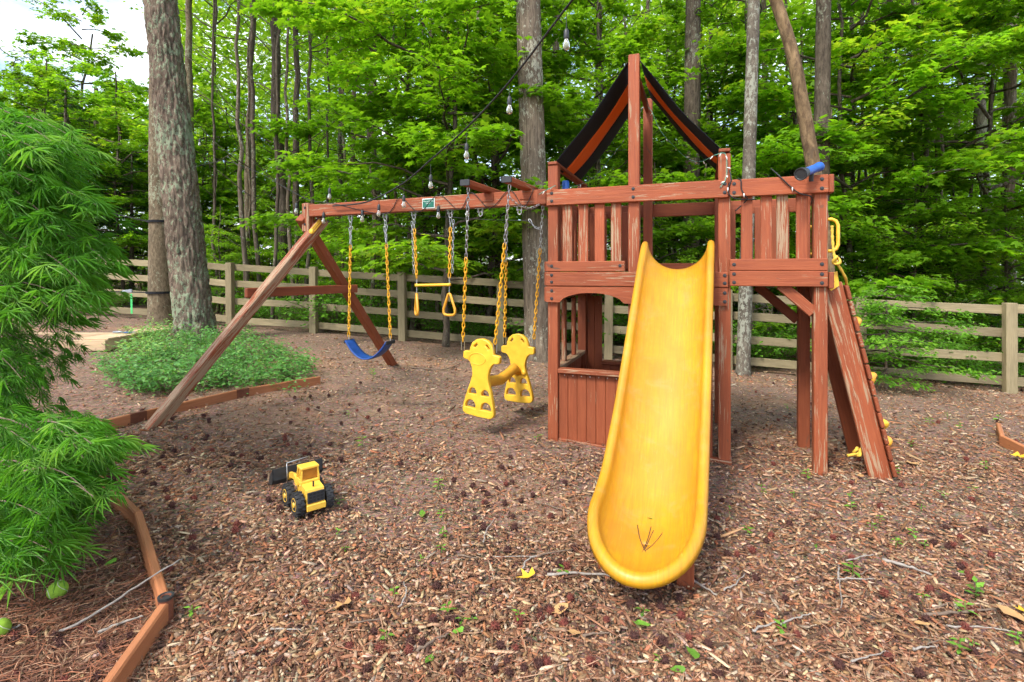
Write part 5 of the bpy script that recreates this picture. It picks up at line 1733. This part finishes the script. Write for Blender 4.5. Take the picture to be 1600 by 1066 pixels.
# far woods: leaves as one mass
def far_woods():
    rg = np.random.default_rng(77)
    n = 230000
    d = rg.uniform(24, 46, n)
    xp = rg.uniform(-1.25, 1.25, n)
    z = rg.uniform(-.5, 1, n) ** 1 * 0 + rg.beta(1.1, 1.15, n) * (1.0 * d * .60 + 2.5) - .3
    x = xp * d
    # clumps: pull leaves towards random centres
    nc = 4200
    cd = rg.uniform(24, 46, nc); cxp = rg.uniform(-1.25, 1.25, nc)
    C = np.stack([cxp * cd, cd, rg.uniform(0, 1, nc) ** .8 * (cd * .6 + 2.0)], 1)
    idx = rg.integers(0, nc, n)
    P = C[idx] + rg.normal(0, 1, (n, 3)) * np.array([1.0, .8, .45])
    px = P[:, 0] / P[:, 1] * FPX + CX
    py = HY - (P[:, 2] - CZ) / P[:, 1] * FPX
    keep = (P[:, 2] > -1) & ~((px < 245) & (py < 150 + 25 * np.sin(px * .06)))
    P = P[keep]; n = len(P)
    aa = rg.uniform(0, 2 * math.pi, n)
    A = np.stack([np.cos(aa), np.sin(aa), rg.uniform(-.6, .2, n)], 1)
    N = np.stack([rg.normal(0, .6, n), rg.normal(0, .6, n) - .3, np.ones(n)], 1)
    S = rg.uniform(.22, .52, n)
    me = leaf_mesh('distant_woods', [leaves(P, A, N, S, T_RHOMB, rg, np.clip(rg.normal(.55, .2, n), 0, 1))], 'far_leaf')
    o = add_obj('distant_woods', me); o['kind'] = 'stuff'; o['label'] = 'mass of bright leaves far back in the woods'; o['category'] = 'foliage'
far_woods()

# ------------------------------------------------------------------ straps on the trunk
def straps():
    for py, lab in ((347, 'black ratchet strap tied high round the brown trunk'), (457, 'black ratchet strap tied low round the brown trunk')):
        f = (HY - py) / FPX * bb.y + CZ - bb.z
        c = Vector((bb.x - .01, bb.y, bb.z + f))
        r_ = .212 + (.022 if py > 400 else 0)
        t = thing('tree_strap', lab, 'strap', c)
        mb = MB()
        pr = [(r_, -.022), (r_ + .006, -.022), (r_ + .006, .022), (r_, .022)]
        mb.lathe(pr, (0, 0, 0), (0, 0, 1), 24); mb.build('band', 'black_cloth', t)
        e = pt(150 if py < 400 else 120, py - 20 if py < 400 else py - 2, bb.y - .2) - c
        MB().tube([Vector((-r_, 0, 0)), e], .012 if py < 400 else .014, 5).build('line', 'black_cable', t)
    p = pt(205, 459, 9.2)
    t = thing('green_strap', 'short bright green strap hanging from the lower line', 'strap', p)
    MB().board((0, 0, 0), (.01, 0, -.36), .035, .004, (1, 0, 0), .001).build('strap', 'green_strap', t)
    MB().board((-.16, 0, .03), (.02, 0, .05), .06, .03, (0, 0, 1), .005).build('clip', 'grey_metal', t)
straps()

# ------------------------------------------------------------------ lacy maple in the left foreground
def lacy_maple():
    rg = np.random.default_rng(88)
    root = gp(-90, 760)
    nbm = NB(); P, A, N, S, LV = [], [], [], [], []
    # lobes: drooping cushions of foliage (centre px, depth, half sizes in m, leaf count)
    def spray(o, tip, n, droop, wid, ls, lvm):
        o = np.array(o); tip = np.array(tip)
        t = np.linspace(0, 1, 8)
        d = tip - o; L = np.linalg.norm(d)
        pts = o + d * t[:, None] + np.array([0, 0, 1.]) * (droop * np.sin(math.pi * t))[:, None]
        nbm.tube(pts, .0035 * (1 - .8 * t) + .0008, 4)
        u = rg.uniform(.12, 1.03, n)
        k = np.minimum(6, (u * 7).astype(int)); fr = (u * 7 - k)[:, None]
        pp = pts[k] * (1 - fr) + pts[k + 1] * fr
        side = np.cross(d / L, [0, 0, 1.]); side /= np.linalg.norm(side) + 1e-6
        lat = rg.normal(0, wid, n)
        pp = pp + side * lat[:, None] + np.stack([rg.normal(0, .015, n), rg.normal(0, .02, n), rg.normal(0, .022, n) - np.abs(lat) * .25], 1)
        ax = d / L + side * np.sign(lat)[:, None] * rg.uniform(.1, .9, n)[:, None] + np.stack([rg.normal(0, .25, n), rg.normal(0, .25, n), rg.uniform(-.75, -.1, n)], 1)
        P.append(pp); A.append(ax)
        N.append(np.stack([rg.normal(0, .35, n), rg.normal(-.25, .35, n), np.ones(n)], 1))
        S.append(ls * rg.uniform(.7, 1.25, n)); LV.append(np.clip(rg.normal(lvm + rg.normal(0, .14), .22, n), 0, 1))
    def W(px, py, Y): return tuple(pt(px, py, Y) - root)
    # upper dome
    for i in range(112):
        py = rg.uniform(195, 500)
        f = (py - 190) / 310
        edge = -8 + 148 * math.sin(math.pi * min(1, .12 + .62 * f)) ** .8
        px = edge + rg.normal(0, 24) - abs(rg.normal(0, 48))
        Y = 2.75 + rg.uniform(-.45, .75)
        o = W(px - rg.uniform(90, 170), py - rg.uniform(15, 60), Y + rg.uniform(.0, .35))
        spray(o, W(px, py, Y), 28, .05, .055, .118, .50 + rg.normal(0, .10))
    # dark hanging fringe below the dome
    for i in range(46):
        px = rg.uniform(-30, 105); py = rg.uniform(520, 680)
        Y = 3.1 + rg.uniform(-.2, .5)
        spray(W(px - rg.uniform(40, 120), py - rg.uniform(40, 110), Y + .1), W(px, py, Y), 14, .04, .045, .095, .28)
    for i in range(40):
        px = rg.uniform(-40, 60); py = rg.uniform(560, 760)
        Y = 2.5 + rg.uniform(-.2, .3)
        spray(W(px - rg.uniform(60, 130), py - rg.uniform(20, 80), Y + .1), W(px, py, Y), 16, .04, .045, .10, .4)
    # bright low lobe reaching over the edging
    for i in range(58):
        py = rg.uniform(690, 880)
        f = (py - 690) / 190
        edge = 190 - 150 * abs(f - .22) ** 1.15
        px = edge + rg.normal(0, 12) - abs(rg.normal(0, 60))
        Y = 2.05 + rg.uniform(-.22, .35) - .12 * f
        spray(W(px - rg.uniform(70, 160), py - rg.uniform(10, 60), Y + rg.uniform(0, .3)), W(px, py, Y), 25, .05, .05, .098, .58)
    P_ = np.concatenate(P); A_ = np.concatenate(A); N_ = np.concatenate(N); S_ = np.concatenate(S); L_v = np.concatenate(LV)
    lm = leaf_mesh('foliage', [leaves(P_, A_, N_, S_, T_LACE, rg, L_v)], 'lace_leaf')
    tr = NB()
    for q, r0 in (([(0, 0, -.1), W(-60, 600, 2.6), W(-70, 450, 2.8), W(-20, 330, 2.9), W(60, 260, 3.0)], .045), ([W(-65, 560, 2.65), W(-20, 500, 2.9), W(50, 430, 3.0)], .025), ([W(-62, 620, 2.6), W(0, 700, 2.3), W(90, 720, 2.2)], .022), ([W(-65, 520, 2.7), W(-30, 560, 2.8), W(70, 590, 3.1)], .02)):
        pts = np.array([tuple(p) for p in spline(q, 6)])
        tr.tube(pts, np.linspace(r0, r0 * .35, len(pts)), 7)
    t = thing('lacy_maple', 'feathery green cut-leaf maple overhanging the timber edging', 'tree', root)
    add_obj('trunk', tr.mesh('trunk', 'dark_bark'), t)
    add_obj('branches', nbm.mesh('branches', 'twig_bark'), t)
    add_obj('foliage', lm, t)
lacy_maple()

# ------------------------------------------------------------------ leafy ground cover round the pine
def ground_cover():
    rg = np.random.default_rng(90)
    P, A, S, LV = [], [], [], []
    nbm = NB()
    n = 820
    cen = np.array([(gp(320, 585).x), (gp(320, 585).y)])
    c2 = gp(330, 580)
    k = 0
    tries = 0
    while k < n and tries < 9000:
        tries += 1
        px = rg.uniform(165, 480); py = rg.uniform(522, 622)
        top = 540 - 16 * math.sin(math.pi * (px - 140) / 345) + max(0, (px - 390)) * .35
        bot = 618 - max(0, px - 250) * .105 - max(0, 215 - px) * .55
        g = gp(px, py)
        out_ = py < top or py > bot or (px < 205 and py < 566)
        if out_ and (rg.random() > .12 or py < top - 12 or py > bot + 22 or (px < 205 and py < 570)): continue
        k += 1
        h = .27 * (.75 + .5 * noise.noise(Vector((g.x * 2.2, g.y * 2.2, 0)))) * rg.uniform(.6, 1.2) * (1 if px < 400 else .62)
        a = rg.uniform(0, 6.28)
        tip = np.array([math.cos(a) * .14, math.sin(a) * .14 - .03, h])
        o = np.array([g.x, g.y, g.z])
        t = np.linspace(0, 1, 4)
        nbm.tube(o + tip * t[:, None] + np.array([0, 0, .03]) * np.sin(math.pi * t)[:, None], .0022, 3)
        m = 26
        u = rg.uniform(.3, 1.05, m)
        P.append(o + tip * u[:, None] + rg.normal(0, .045, (m, 3)))
        aa = a + rg.normal(0, 1.2, m)
        A.append(np.stack([np.cos(aa), np.sin(aa), rg.uniform(-.4, .35, m)], 1))
        S.append(rg.uniform(.024, .058, m))
        lv = .5 + (.3 if (px < 270 and py < 575) else 0)
        LV.append(np.clip(rg.normal(lv, .2, m), 0, 1))
    P = np.concatenate(P); A = np.concatenate(A); S = np.concatenate(S); LV = np.concatenate(LV)
    N = np.stack([rg.normal(0, .45, len(P)), rg.normal(-.2, .45, len(P)), np.ones(len(P))], 1)
    lm = leaf_mesh('ground_cover', [leaves(P, A, N, S, T_OVAL, rg, LV)], 'cover_leaf')
    o = add_obj('ground_cover', lm); o['kind'] = 'stuff'; o['label'] = 'low green ferny ground cover around the foot of the pine'; o['category'] = 'ground cover'
    s = add_obj('stems', nbm.mesh('stems', 'twig_bark'), o)
ground_cover()

# ------------------------------------------------------------------ mulch: chips, needles
PAL = np.array([(.36, .235, .155), (.29, .17, .105), (.20, .105, .062), (.145, .070, .042), (.25, .105, .058), (.30, .235, .185), (.42, .31, .225), (.075, .042, .03), (.23, .15, .10)])
PW_ = np.array([.09, .15, .20, .17, .10, .06, .03, .12, .08])
def in_bed(x, y):
    """inside the planting bed on the left of the edging"""
    px = x / y * FPX + CX; py = HY + (CZ - G(x, y)) / y * FPX
    e2x = np.interp(py, [690, 760, 826, 974, 1150], [60, 150, 216, 259, 140], left=-99, right=-99)
    e1y = np.interp(px, [60, 215, 378, 500], [700, 660, 621, 600], left=700, right=560)
    return ((py > 700) & (px < e2x)) | ((py <= 702) & (py < e1y) & (px < 500))
def scatter_pts(n, y0, y1, rg, power=1.0):
    """random ground points inside the view, denser near the camera"""
    u = rg.uniform(0, 1, n)
    y = (y0 ** -power + u * (y1 ** -power - y0 ** -power)) ** (-1 / power)
    x = rg.uniform(-1.12, 1.12, n) * (y + .15)
    return x, y
def chips():
    rg = np.random.default_rng(101)
    def batch(n, y0, y1, sc, power, hmax):
        x, y = scatter_pts(n, y0, y1, rg, power)
        bed = in_bed(x, y)
        thin = .5 + .5 * np.sin(1.9 * x + 1.3 * np.sin(1.1 * y + .5) + .7) * np.sin(2.3 * y + 1.7 * np.sin(.9 * x) + 2.0)
        keep = np.where(bed, rg.random(n) < .30, rg.random(n) < (.62 + .5 * thin) * (1 - .75 * np.exp(-((x + 1.35) ** 2 + (y - 4.6) ** 2) / .35) - .7 * np.exp(-((x + .1) ** 2 + (y - 4.2) ** 2) / .5) - .6 * np.exp(-((x - .55) ** 2 + (y - 1.9) ** 2) / .10)))
        x, y = x[keep], y[keep]; n = len(x)
        L = sc * rg.lognormal(-.08, .58, n) * .021; Wd = L * rg.uniform(.22, .62, n); Wd = np.minimum(Wd, .012 * sc); H = rg.uniform(.001, .003, n) * sc
        yaw = rg.uniform(0, 2 * np.pi, n); pit = rg.normal(0, .22, n); rol = rg.normal(0, .28, n)
        ca, sa = np.cos(yaw), np.sin(yaw)
        ax = np.stack([ca * np.cos(pit), sa * np.cos(pit), np.sin(pit)], 1)
        sd = np.stack([-sa * np.cos(rol), ca * np.cos(rol), np.sin(rol)], 1)
        up = np.cross(ax, sd)
        c = np.stack([x, y, G(x, y) + rg.uniform(.001, hmax, n) + np.abs(np.sin(pit)) * L * .3], 1)
        def j(): return rg.uniform(.72, 1.1, (n, 1))
        hl = (L / 2)[:, None]; hw = (Wd / 2)[:, None]; hh = H[:, None]
        # pointed six-corner chip: top ring + bottom ring
        ring = [(-1, -.35), (-.45, -1), (.6, -.85), (1, .15), (.4, 1), (-.7, .8)]
        top = [c + ax * hl * a * j() + sd * hw * b * j() + up * hh for a, b in ring]
        bot = [t - up * hh * 2.2 for t in top]
        V = np.stack(top + bot, 1)
        q = [(0, 1, 2), (0, 2, 3), (0, 3, 4), (0, 4, 5)]
        for i in range(6):
            k = (i + 1) % 6; q += [(i, i + 6, k + 6), (i, k + 6, k)]
        T = np.array(q)[None] + (np.arange(n) * 12)[:, None, None]
        pi = rg.choice(len(PAL), n, p=PW_ / PW_.sum())
        col = PAL[pi] * np.array([1.03, 1.02, .93]) * rg.uniform(.85, 1.75, (n, 1)) * (1 + rg.normal(0, .05, (n, 3)))
        colv = np.repeat(np.concatenate([col, np.ones((n, 1))], 1), 12, 0)
        return V.reshape(-1, 3), T.reshape(-1, 3), colv
    B = [batch(62000, 1.5, 3.6, 1.0, 1.2, .016), batch(24000, 3.3, 7.5, 1.25, 1.0, .016), batch(5000, 6.5, 10.5, 1.7, 1.0, .015)]
    o = 0; V, T, C = [], [], []
    for v, t, c in B: V.append(v); T.append(t + o); C.append(c); o += len(v)
    me = mesh_np('wood_chip_mulch', np.concatenate(V), np.concatenate(T), 'chip_wood', {'col': ('FLOAT_COLOR', np.clip(np.concatenate(C), 0, 1))})
    ob = add_obj('wood_chip_mulch', me); ob['kind'] = 'stuff'; ob['label'] = 'layer of brown and tan wood chips covering the play yard'; ob['category'] = 'mulch'
    # pine straw
    def needles(n, y0, y1, power, ln, wd, bedonly):
        x, y = scatter_pts(n, y0, y1, rg, power)
        if bedonly:
            k = in_bed(x, y); x, y = x[k], y[k]
        n = len(x)
        yaw = rg.uniform(0, 6.283, n); L = ln * rg.uniform(.5, 1.2, n); cv = rg.normal(0, .25, n)
        z = G(x, y) + rg.uniform(.006, .024, n)
        V = []
        for s in (-1, 0, 1):
            a = yaw + cv * s
            cx = x + np.cos(yaw) * L * .5 * s + np.sin(yaw) * cv * L * .22 * s * s; cy = y + np.sin(yaw) * L * .5 * s - np.cos(yaw) * cv * L * .22 * s * s
            zz = z + rg.uniform(-.004, .012, n)
            w = wd * (1 if s == 0 else .7)
            V.append(np.stack([cx - np.sin(a) * w, cy + np.cos(a) * w, zz], 1)); V.append(np.stack([cx + np.sin(a) * w, cy - np.cos(a) * w, zz + .001], 1))
        V = np.stack(V, 1)
        T = np.array([(0, 1, 3), (0, 3, 2), (2, 3, 5), (2, 5, 4)])[None] + (np.arange(n) * 6)[:, None, None]
        base = np.array([(.30, .12, .065), (.20, .085, .05), (.36, .21, .13), (.12, .055, .038)])[rg.integers(0, 4, n)] * rg.uniform(.7, 1.25, (n, 1))
        return V.reshape(-1, 3), T.reshape(-1, 3), np.repeat(np.concatenate([base, np.ones((n, 1))], 1), 6, 0)
    B = [needles(9000, 1.5, 4.0, 1.0, .085, .0011, False), needles(6000, 3.5, 9.0, 1.0, .11, .0018, False), needles(36000, 1.5, 6.0, 1.0, .12, .0013, True)]
    o = 0; V, T, C = [], [], []
    for v, t, c in B: V.append(v); T.append(t + o); C.append(c); o += len(v)
    me = mesh_np('pine_straw', np.concatenate(V), np.concatenate(T), 'chip_wood', {'col': ('FLOAT_COLOR', np.clip(np.concatenate(C), 0, 1))})
    ob = add_obj('pine_straw', me); ob['kind'] = 'stuff'; ob['label'] = 'reddish pine needles strewn over the mulch'; ob['category'] = 'pine straw'
chips()

# ------------------------------------------------------------------ gum balls, seedlings, twigs, fallen leaves
def gum_ball_mesh(name, mat, seed):
    rg = np.random.default_rng(seed)
    mb = MB()
    n = 46
    for i in range(n):
        z = 1 - 2 * (i + .5) / n; r_ = math.sqrt(1 - z * z); a = i * 2.39996
        d = Vector((r_ * math.cos(a), r_ * math.sin(a), z))
        d = (d + Vector(rg.normal(0, .12, 3))).normalized()
        u = d.orthogonal().normalized(); w = d.cross(u)
        L = .0185 * rg.uniform(.85, 1.2)
        b = d * .009
        mb.add([b + u * .0032, b - u * .0016 + w * .0028, b - u * .0016 - w * .0028, d * L], [[0, 1, 3], [1, 2, 3], [2, 0, 3]])
    prof = [(.0115 * math.sin(a), -.0115 * math.cos(a)) for a in np.linspace(.05, math.pi - .05, 6)]
    mb.lathe(prof, (0, 0, 0), (0, 0, 1), 8)
    return mb.mesh(name, mat)
gb = [gum_ball_mesh('gum_ball', 'gum_ball', 1), gum_ball_mesh('gum_ball', 'gum_ball_red', 2)]
rs = random.Random(33)
def free(px, py):
    """not under the slide, posts or toy"""
    return not (915 < px < 1118 and py < 935) and not (420 < px < 520 and 715 < py < 800)
cl = [(rs.uniform(0, 1600), rs.uniform(600, 1060)) for _ in range(34)]
cnt = 0
while cnt < 290:
    if rs.random() < .6:
        c = cl[rs.randrange(34)]; px = c[0] + rs.gauss(0, 40); py = c[1] + rs.gauss(0, 16)
    else:
        px = rs.uniform(-20, 1620); py = 600 + 466 * rs.random() ** 1.1
    if not (590 < py < 1090) or not free(px, py): continue
    p = gp(px, py)
    v = 1 if rs.random() < .35 else 0
    o = add_obj('gum_ball', gb[v], None, (p.x, p.y, float(G(p.x, p.y)) + .020))
    s = rs.uniform(.85, 1.25); o.scale = (s, s, s); o.rotation_euler = (rs.uniform(0, 6), rs.uniform(0, 6), rs.uniform(0, 6))
    bed_ = bool(in_bed(np.array([p.x]), np.array([p.y]))[0])
    where = ('at the frame edge' if px > 1450 else 'beyond the slide' if px > 1120 else 'under and beside the slide' if px > 880 else 'before the glider' if px > 660 else 'beside the toy loader' if px > 380 else 'near the edging')
    far_ = 'far' if py < 720 else 'middle' if py < 880 else 'near'
    if bed_: tag(o, 'spiky dark seed ball on pine straw in the planting bed, ' + far_ + ' rows', 'seed ball', 'seed balls in the planting bed')
    else: tag(o, 'spiky %s sweetgum seed ball on the %s mulch %s' % ('reddish' if v else 'dark brown', far_, where), 'seed ball', 'seed balls on the mulch')
    cnt += 1

def seedling_mesh(seed, n, ls):
    rg = np.random.default_rng(seed)
    a = np.arange(n) * 2.2 + rg.uniform(0, 1, n)
    P = np.stack([np.cos(a) * .004, np.sin(a) * .004, .018 + .006 * np.arange(n)], 1)
    A = np.stack([np.cos(a), np.sin(a), rg.uniform(-.1, .5, n)], 1)
    N = np.stack([rg.normal(0, .2, n), rg.normal(0, .2, n), np.ones(n)], 1)
    v, t, l = leaves(P, A, N, ls * rg.uniform(.7, 1.2, n), T_OVAL, rg)
    s = NB(); s.tube(np.array([(0, 0, -.02), (0, 0, .018), (0, 0, .02 + .006 * n)]), .0014, 4)
    V = np.concatenate([v, s.V[0]]); Q = s.Q[0] + len(v); L = np.concatenate([l, np.full(len(s.V[0]), .3)])
    return mesh_np('seedling', V, t, 'seedling_leaf', {'lv': ('FLOAT', L)}, quads=Q)
sm_ = [seedling_mesh(1, 4, .028), seedling_mesh(2, 6, .034), seedling_mesh(3, 3, .024), seedling_mesh(4, 9, .042)]
spots = [(693, 841, 1), (528, 838, 0), (540, 866, 2), (658, 881, 0), (690, 866, 0), (530, 792, 2), (615, 935, 0), (700, 965, 1), (722, 980, 2), (738, 977, 2), (810, 975, 0), (880, 902, 2), (604, 1005, 2), (690, 811, 1), (1168, 838, 1), (1330, 798, 1), (1375, 818, 0), (1362, 832, 0), (1428, 843, 1), (1400, 858, 0), (1445, 858, 0), (1404, 852, 2), (1332, 903, 1), (1276, 865, 2), (1525, 938, 3), (1508, 965, 1), (1442, 940, 2), (1500, 1025, 1), (1520, 1015, 2), (1222, 993, 1), (1005, 968, 2), (1590, 1010, 1), (1190, 768, 0), (1328, 780, 2), (1395, 746, 3), (1425, 700, 1), (1500, 672, 2), (1452, 664, 1), (1480, 655, 0), (1540, 735, 1), (1560, 660, 1), (1230, 640, 1), (1262, 750, 1), (1195, 775, 0), (1080, 752, 2), (583, 590, 3), (566, 700, 1), (545, 653, 0), (840, 690, 2), (668, 756, 2), (685, 765, 1), (940, 760, 0), (1440, 800, 2), (1240, 780, 2), (300, 970, 0), (1520, 770, 2), (1475, 780, 2), (1140, 800, 2), (430, 612, 1), (1030, 1040, 2)]
for px, py, v in spots:
    if not free(px, py): continue
    p = gp(px, py)
    o = add_obj('seedling', sm_[v], None, (p.x, p.y, float(G(p.x, p.y)) + .004)); o.rotation_euler = (0, 0, rs.uniform(0, 6))
    s = rs.uniform(.8, 1.25) * (1.3 if py < 720 else 1); o.scale = (s, s, s)
    where = ('at the frame edge' if px > 1480 else 'before the climbing wall' if px > 1300 else 'just beyond the slide' if px > 1118 else 'before the slide mouth' if px > 860 else 'before the glider' if px > 640 else 'beside the toy loader')
    tag(o, '%s-leaved green seedling in the %s mulch %s' % (('four', 'six', 'three', 'many')[v], 'far' if py < 720 else 'middle' if py < 870 else 'near', where), 'seedling', 'seedlings in the mulch')

def twig(pts, r0, mat, label, r1=None):
    ps = [Vector((p.x, p.y, float(G(p.x, p.y)) + dz)) for p, dz in pts]
    sp = spline(ps, 5); n = len(sp)
    sp = [p + Vector((rs.gauss(0, .0025), rs.gauss(0, .0025), abs(rs.gauss(0, .002)))) for p in sp]
    org = sp[0]
    r1 = r0 * .45 if r1 is None else r1
    o = MB().tube([p - org for p in sp], [r0 + (r1 - r0) * i / (n - 1) + r0 * .12 * math.sin(i * 2.3) for i in range(n)], 6).build('twig', mat, None, True, loc=org)
    return tag(o, label, 'twig', 'twigs on the ground')
T_ = lambda *a: [(gp(x, y), dz) for x, y, dz in a]
twig(T_((85, 1000, .02), (140, 985, .045), (200, 955, .07), (262, 930, .11), (285, 912, .10)), .0052, 'grey_twig', 'long grey twig lying over the edging joint with the stake cap')
twig(T_((155, 998, .02), (190, 985, .025), (225, 975, .03)), .006, 'grey_twig', 'short pale twig lying just below the long grey twig')
twig(T_((-8, 1000, .02), (15, 994, .02), (32, 988, .025)), .007, 'grey_twig', 'stubby grey stick at the frame edge in the bed')
twig(T_((855, 906, .02), (900, 904, .022), (945, 906, .02), (985, 915, .02)), .0065, 'grey_twig', 'knobbly grey stick passing under the slide mouth')
twig(T_((652, 1028, .02), (680, 1010, .022), (702, 1000, .02)), .006, 'twig_bark', 'reddish brown stick beside a green seedling')
twig(T_((755, 855, .02), (760, 838, .025), (775, 815, .02)), .004, 'grey_twig', 'thin curved grey twig standing before the slide')
twig(T_((625, 957, .02), (635, 940, .028), (630, 917, .02)), .004, 'grey_twig', 'thin hooked grey twig between seedlings')
twig(T_((818, 895, .02), (826, 882, .025), (842, 876, .02), (770, 877, .018)), .004, 'grey_twig', 'bent grey twig above the yellow leaf')
twig(T_((835, 790, .02), (870, 800, .02), (890, 806, .02)), .0045, 'twig_bark', 'straight brown twig left of the slide run')
twig(T_((1060, 905, .02), (1090, 920, .022), (1120, 938, .02)), .006, 'grey_twig', 'grey stick right of the slide end')
twig(T_((1130, 930, .02), (1150, 922, .025), (1165, 903, .02)), .004, 'grey_twig', 'forked grey twig near the slide end')
twig(T_((1320, 914, .02), (1340, 906, .022), (1365, 895, .02)), .0045, 'twig_bark', 'brown twig in the middle of the mulch beyond the slide')
twig(T_((1440, 970, .02), (1500, 968, .025), (1560, 960, .02)), .007, 'twig_bark', 'thick brown stick near the seedlings at the frame edge')
twig(T_((1480, 986, .018), (1540, 990, .02), (1590, 997, .018)), .004, 'grey_twig', 'long thin twig below the thick brown stick')
twig(T_((1312, 915, .015), (1310, 890, .02), (1315, 960, .02)), .0035, 'grey_twig', 'thin upright lying twig beyond the slide end')
twig(T_((1380, 880, .015), (1420, 893, .02), (1455, 905, .018)), .008, 'grey_twig', 'weathered grey branch piece amid the mulch')
twig(T_((640, 575, .01), (690, 580, .02), (720, 570, .02)), .010, 'twig_bark', 'brown stick lying behind the glider by the fence')
twig(T_((490, 640, .01), (525, 652, .02), (540, 640, .01)), .006, 'twig_bark', 'brown curved twig in front of the belt swing')
for k in range(14):
    px = rs.uniform(280, 1580); py = rs.uniform(800, 1055)
    if not free(px, py): continue
    a = rs.uniform(-.6, .6); L = rs.uniform(14, 34)
    twig(T_((px - L * math.cos(a), py - L * math.sin(a) * .6, .02), (px, py, .022), (px + L * math.cos(a), py + L * math.sin(a) * .6, .02)), rs.uniform(.003, .005), 'grey_twig' if k % 2 else 'twig_bark', 'short %s twig half sunk in the %s mulch %s' % ('grey' if k % 2 else 'brown', 'middle' if py < 900 else 'near', 'at the frame edge' if px > 1400 else 'beyond the slide' if px > 1118 else 'before the slide' if px > 850 else 'before the glider' if px > 600 else 'beside the edging'))

def flat_leaf(seed, tmpl, curl, mat):
    rg = np.random.default_rng(seed)
    tv, tf = tmpl
    v = tv.copy(); v[:, 0] -= .45
    v[:, 2] += curl * (v[:, 1] ** 2 * 1.6 + v[:, 0] ** 2 * .8) + rg.normal(0, .03, len(v))
    me = mesh_np('fallen_leaf', v, tf, mat, {'lv': ('FLOAT', np.full(len(v), .6))}, smooth=True)
    return me
T_BROAD = (np.array([(0, 0, 0), (.12, .16, .01), (.35, .27, .03), (.62, .24, .02), (.85, .11, -.02), (1, 0, -.06), (.85, -.11, -.02), (.62, -.24, .02), (.35, -.27, .03), (.12, -.16, .01), (.5, 0, -.03)]), np.array([(i, (i + 1) % 10, 10) for i in range(10)]))
fl = {'y': flat_leaf(1, T_MAPLE, .9, 'yellow_leaf'), 'd': flat_leaf(2, T_BROAD, .5, 'dry_leaf'), 'g': flat_leaf(3, T_BROAD, .35, 'seedling_leaf'), 'm': flat_leaf(4, T_MAPLE, .5, 'dry_leaf')}
for px, py, kd, s, lab in (
    (823, 912, 'y', .085, 'curled yellow leaf left of the slide mouth'), (714, 998, 'g', .06, 'green fallen leaf at the end of the reddish stick'), (671, 1042, 'g', .05, 'pale green fallen leaf below the reddish stick'),
    (533, 957, 'm', .085, 'pale tan fallen leaf with lobes on the mulch'), (876, 962, 'd', .08, 'folded tan fallen leaf below the yellow one'), (1582, 972, 'd', .13, 'large tan fallen leaf at the frame edge'),
    (1083, 1032, 'g', .06, 'bright yellow green leaf near the slide end'), (1060, 1058, 'g', .05, 'pale green leaf at the bottom edge'), (173, 888, 'g', .05, 'round green leaf in the bed near the tennis ball'),
    (1000, 985, 'g', .075, 'green fallen leaf just before the slide mouth'), (1508, 904, 'g', .05, 'grey green fallen leaf beyond the slide'), (1598, 965, 'y', .06, 'yellow leaf cut by the frame edge'),
    (1594, 720, 'y', .10, 'yellow leaf by the edging corner'), (1425, 730, 'd', .10, 'pale fallen leaf beyond the climbing wall'), (1345, 750, 'd', .07, 'orange fallen leaf before the climbing wall'), (660, 810, 'g', .06, 'pale green leaf before the glider'), (1440, 985, 'd', .05, 'small tan leaf among the chips beyond the slide'), (897, 1000, 'd', .06, 'brown curled leaf before the slide')):
    p = gp(px, py)
    o = add_obj('fallen_leaf', fl[kd], None, (p.x, p.y, float(G(p.x, p.y)) + .024)); o.scale = (s, s, s); o.rotation_euler = (rs.uniform(-.25, .25), rs.uniform(-.25, .25), rs.uniform(0, 6))
    tag(o, lab, 'leaf', 'fallen leaves')
# litter in the slide trough
sl = lambda s, du: LW(slide_u + du - .043 * s, -s - .04, slide_z(s + .04) + .006 + 1.9 * du * du)
p = sl(1.30, .0)
o = add_obj('fallen_leaf', fl['g'], None, p); o.scale = (.045,) * 3; o.rotation_euler = (.15, 0, .4)
tag(o, 'small grey green leaf lying in the slide trough', 'leaf', 'fallen leaves')
def trough_twig(a, label):
    ps = [sl(s, du) for s, du in a]; org = ps[0]
    o = MB().tube([q - org for q in spline(ps, 4)], .0026, 5).build('twig', 'gum_ball', None, True, loc=org)
    tag(o, label, 'twig', 'twigs on the ground')
trough_twig([(1.36, -.055), (1.44, -.03), (1.52, .01)], 'dark curved twig in the left of the slide trough')
trough_twig([(1.38, .06), (1.45, .03), (1.50, .0)], 'dark straight twig in the right of the slide trough')
trough_twig([(1.35, .005), (1.43, .0), (1.53, -.012)], 'dark middle twig in the slide trough')
trough_twig([(1.37, .018), (1.42, .008), (1.49, -.002)], 'short dark twig in the middle of the slide trough')

# two or three shrubs or trees that share a place are told apart by their order from left to right
def tell_apart():
    by = {}
    for o in SC.objects:
        if o.parent is None and o.get('group') in ('low shrubs along the fence', 'shrubs beyond the fence', 'shrubs deep in the woods', 'understory trees deep in the woods'):
            by.setdefault(o['label'], []).append(o)
    for lab, os_ in by.items():
        if len(os_) > 1:
            os_.sort(key=lambda o: o.location.x / o.location.y)
            for i, o in enumerate(os_): o['label'] = ('left', 'right')[i] + ' ' + lab if len(os_) == 2 else ('first', 'second', 'third', 'fourth', 'fifth')[min(i, 4)] + ' ' + lab
tell_apart()
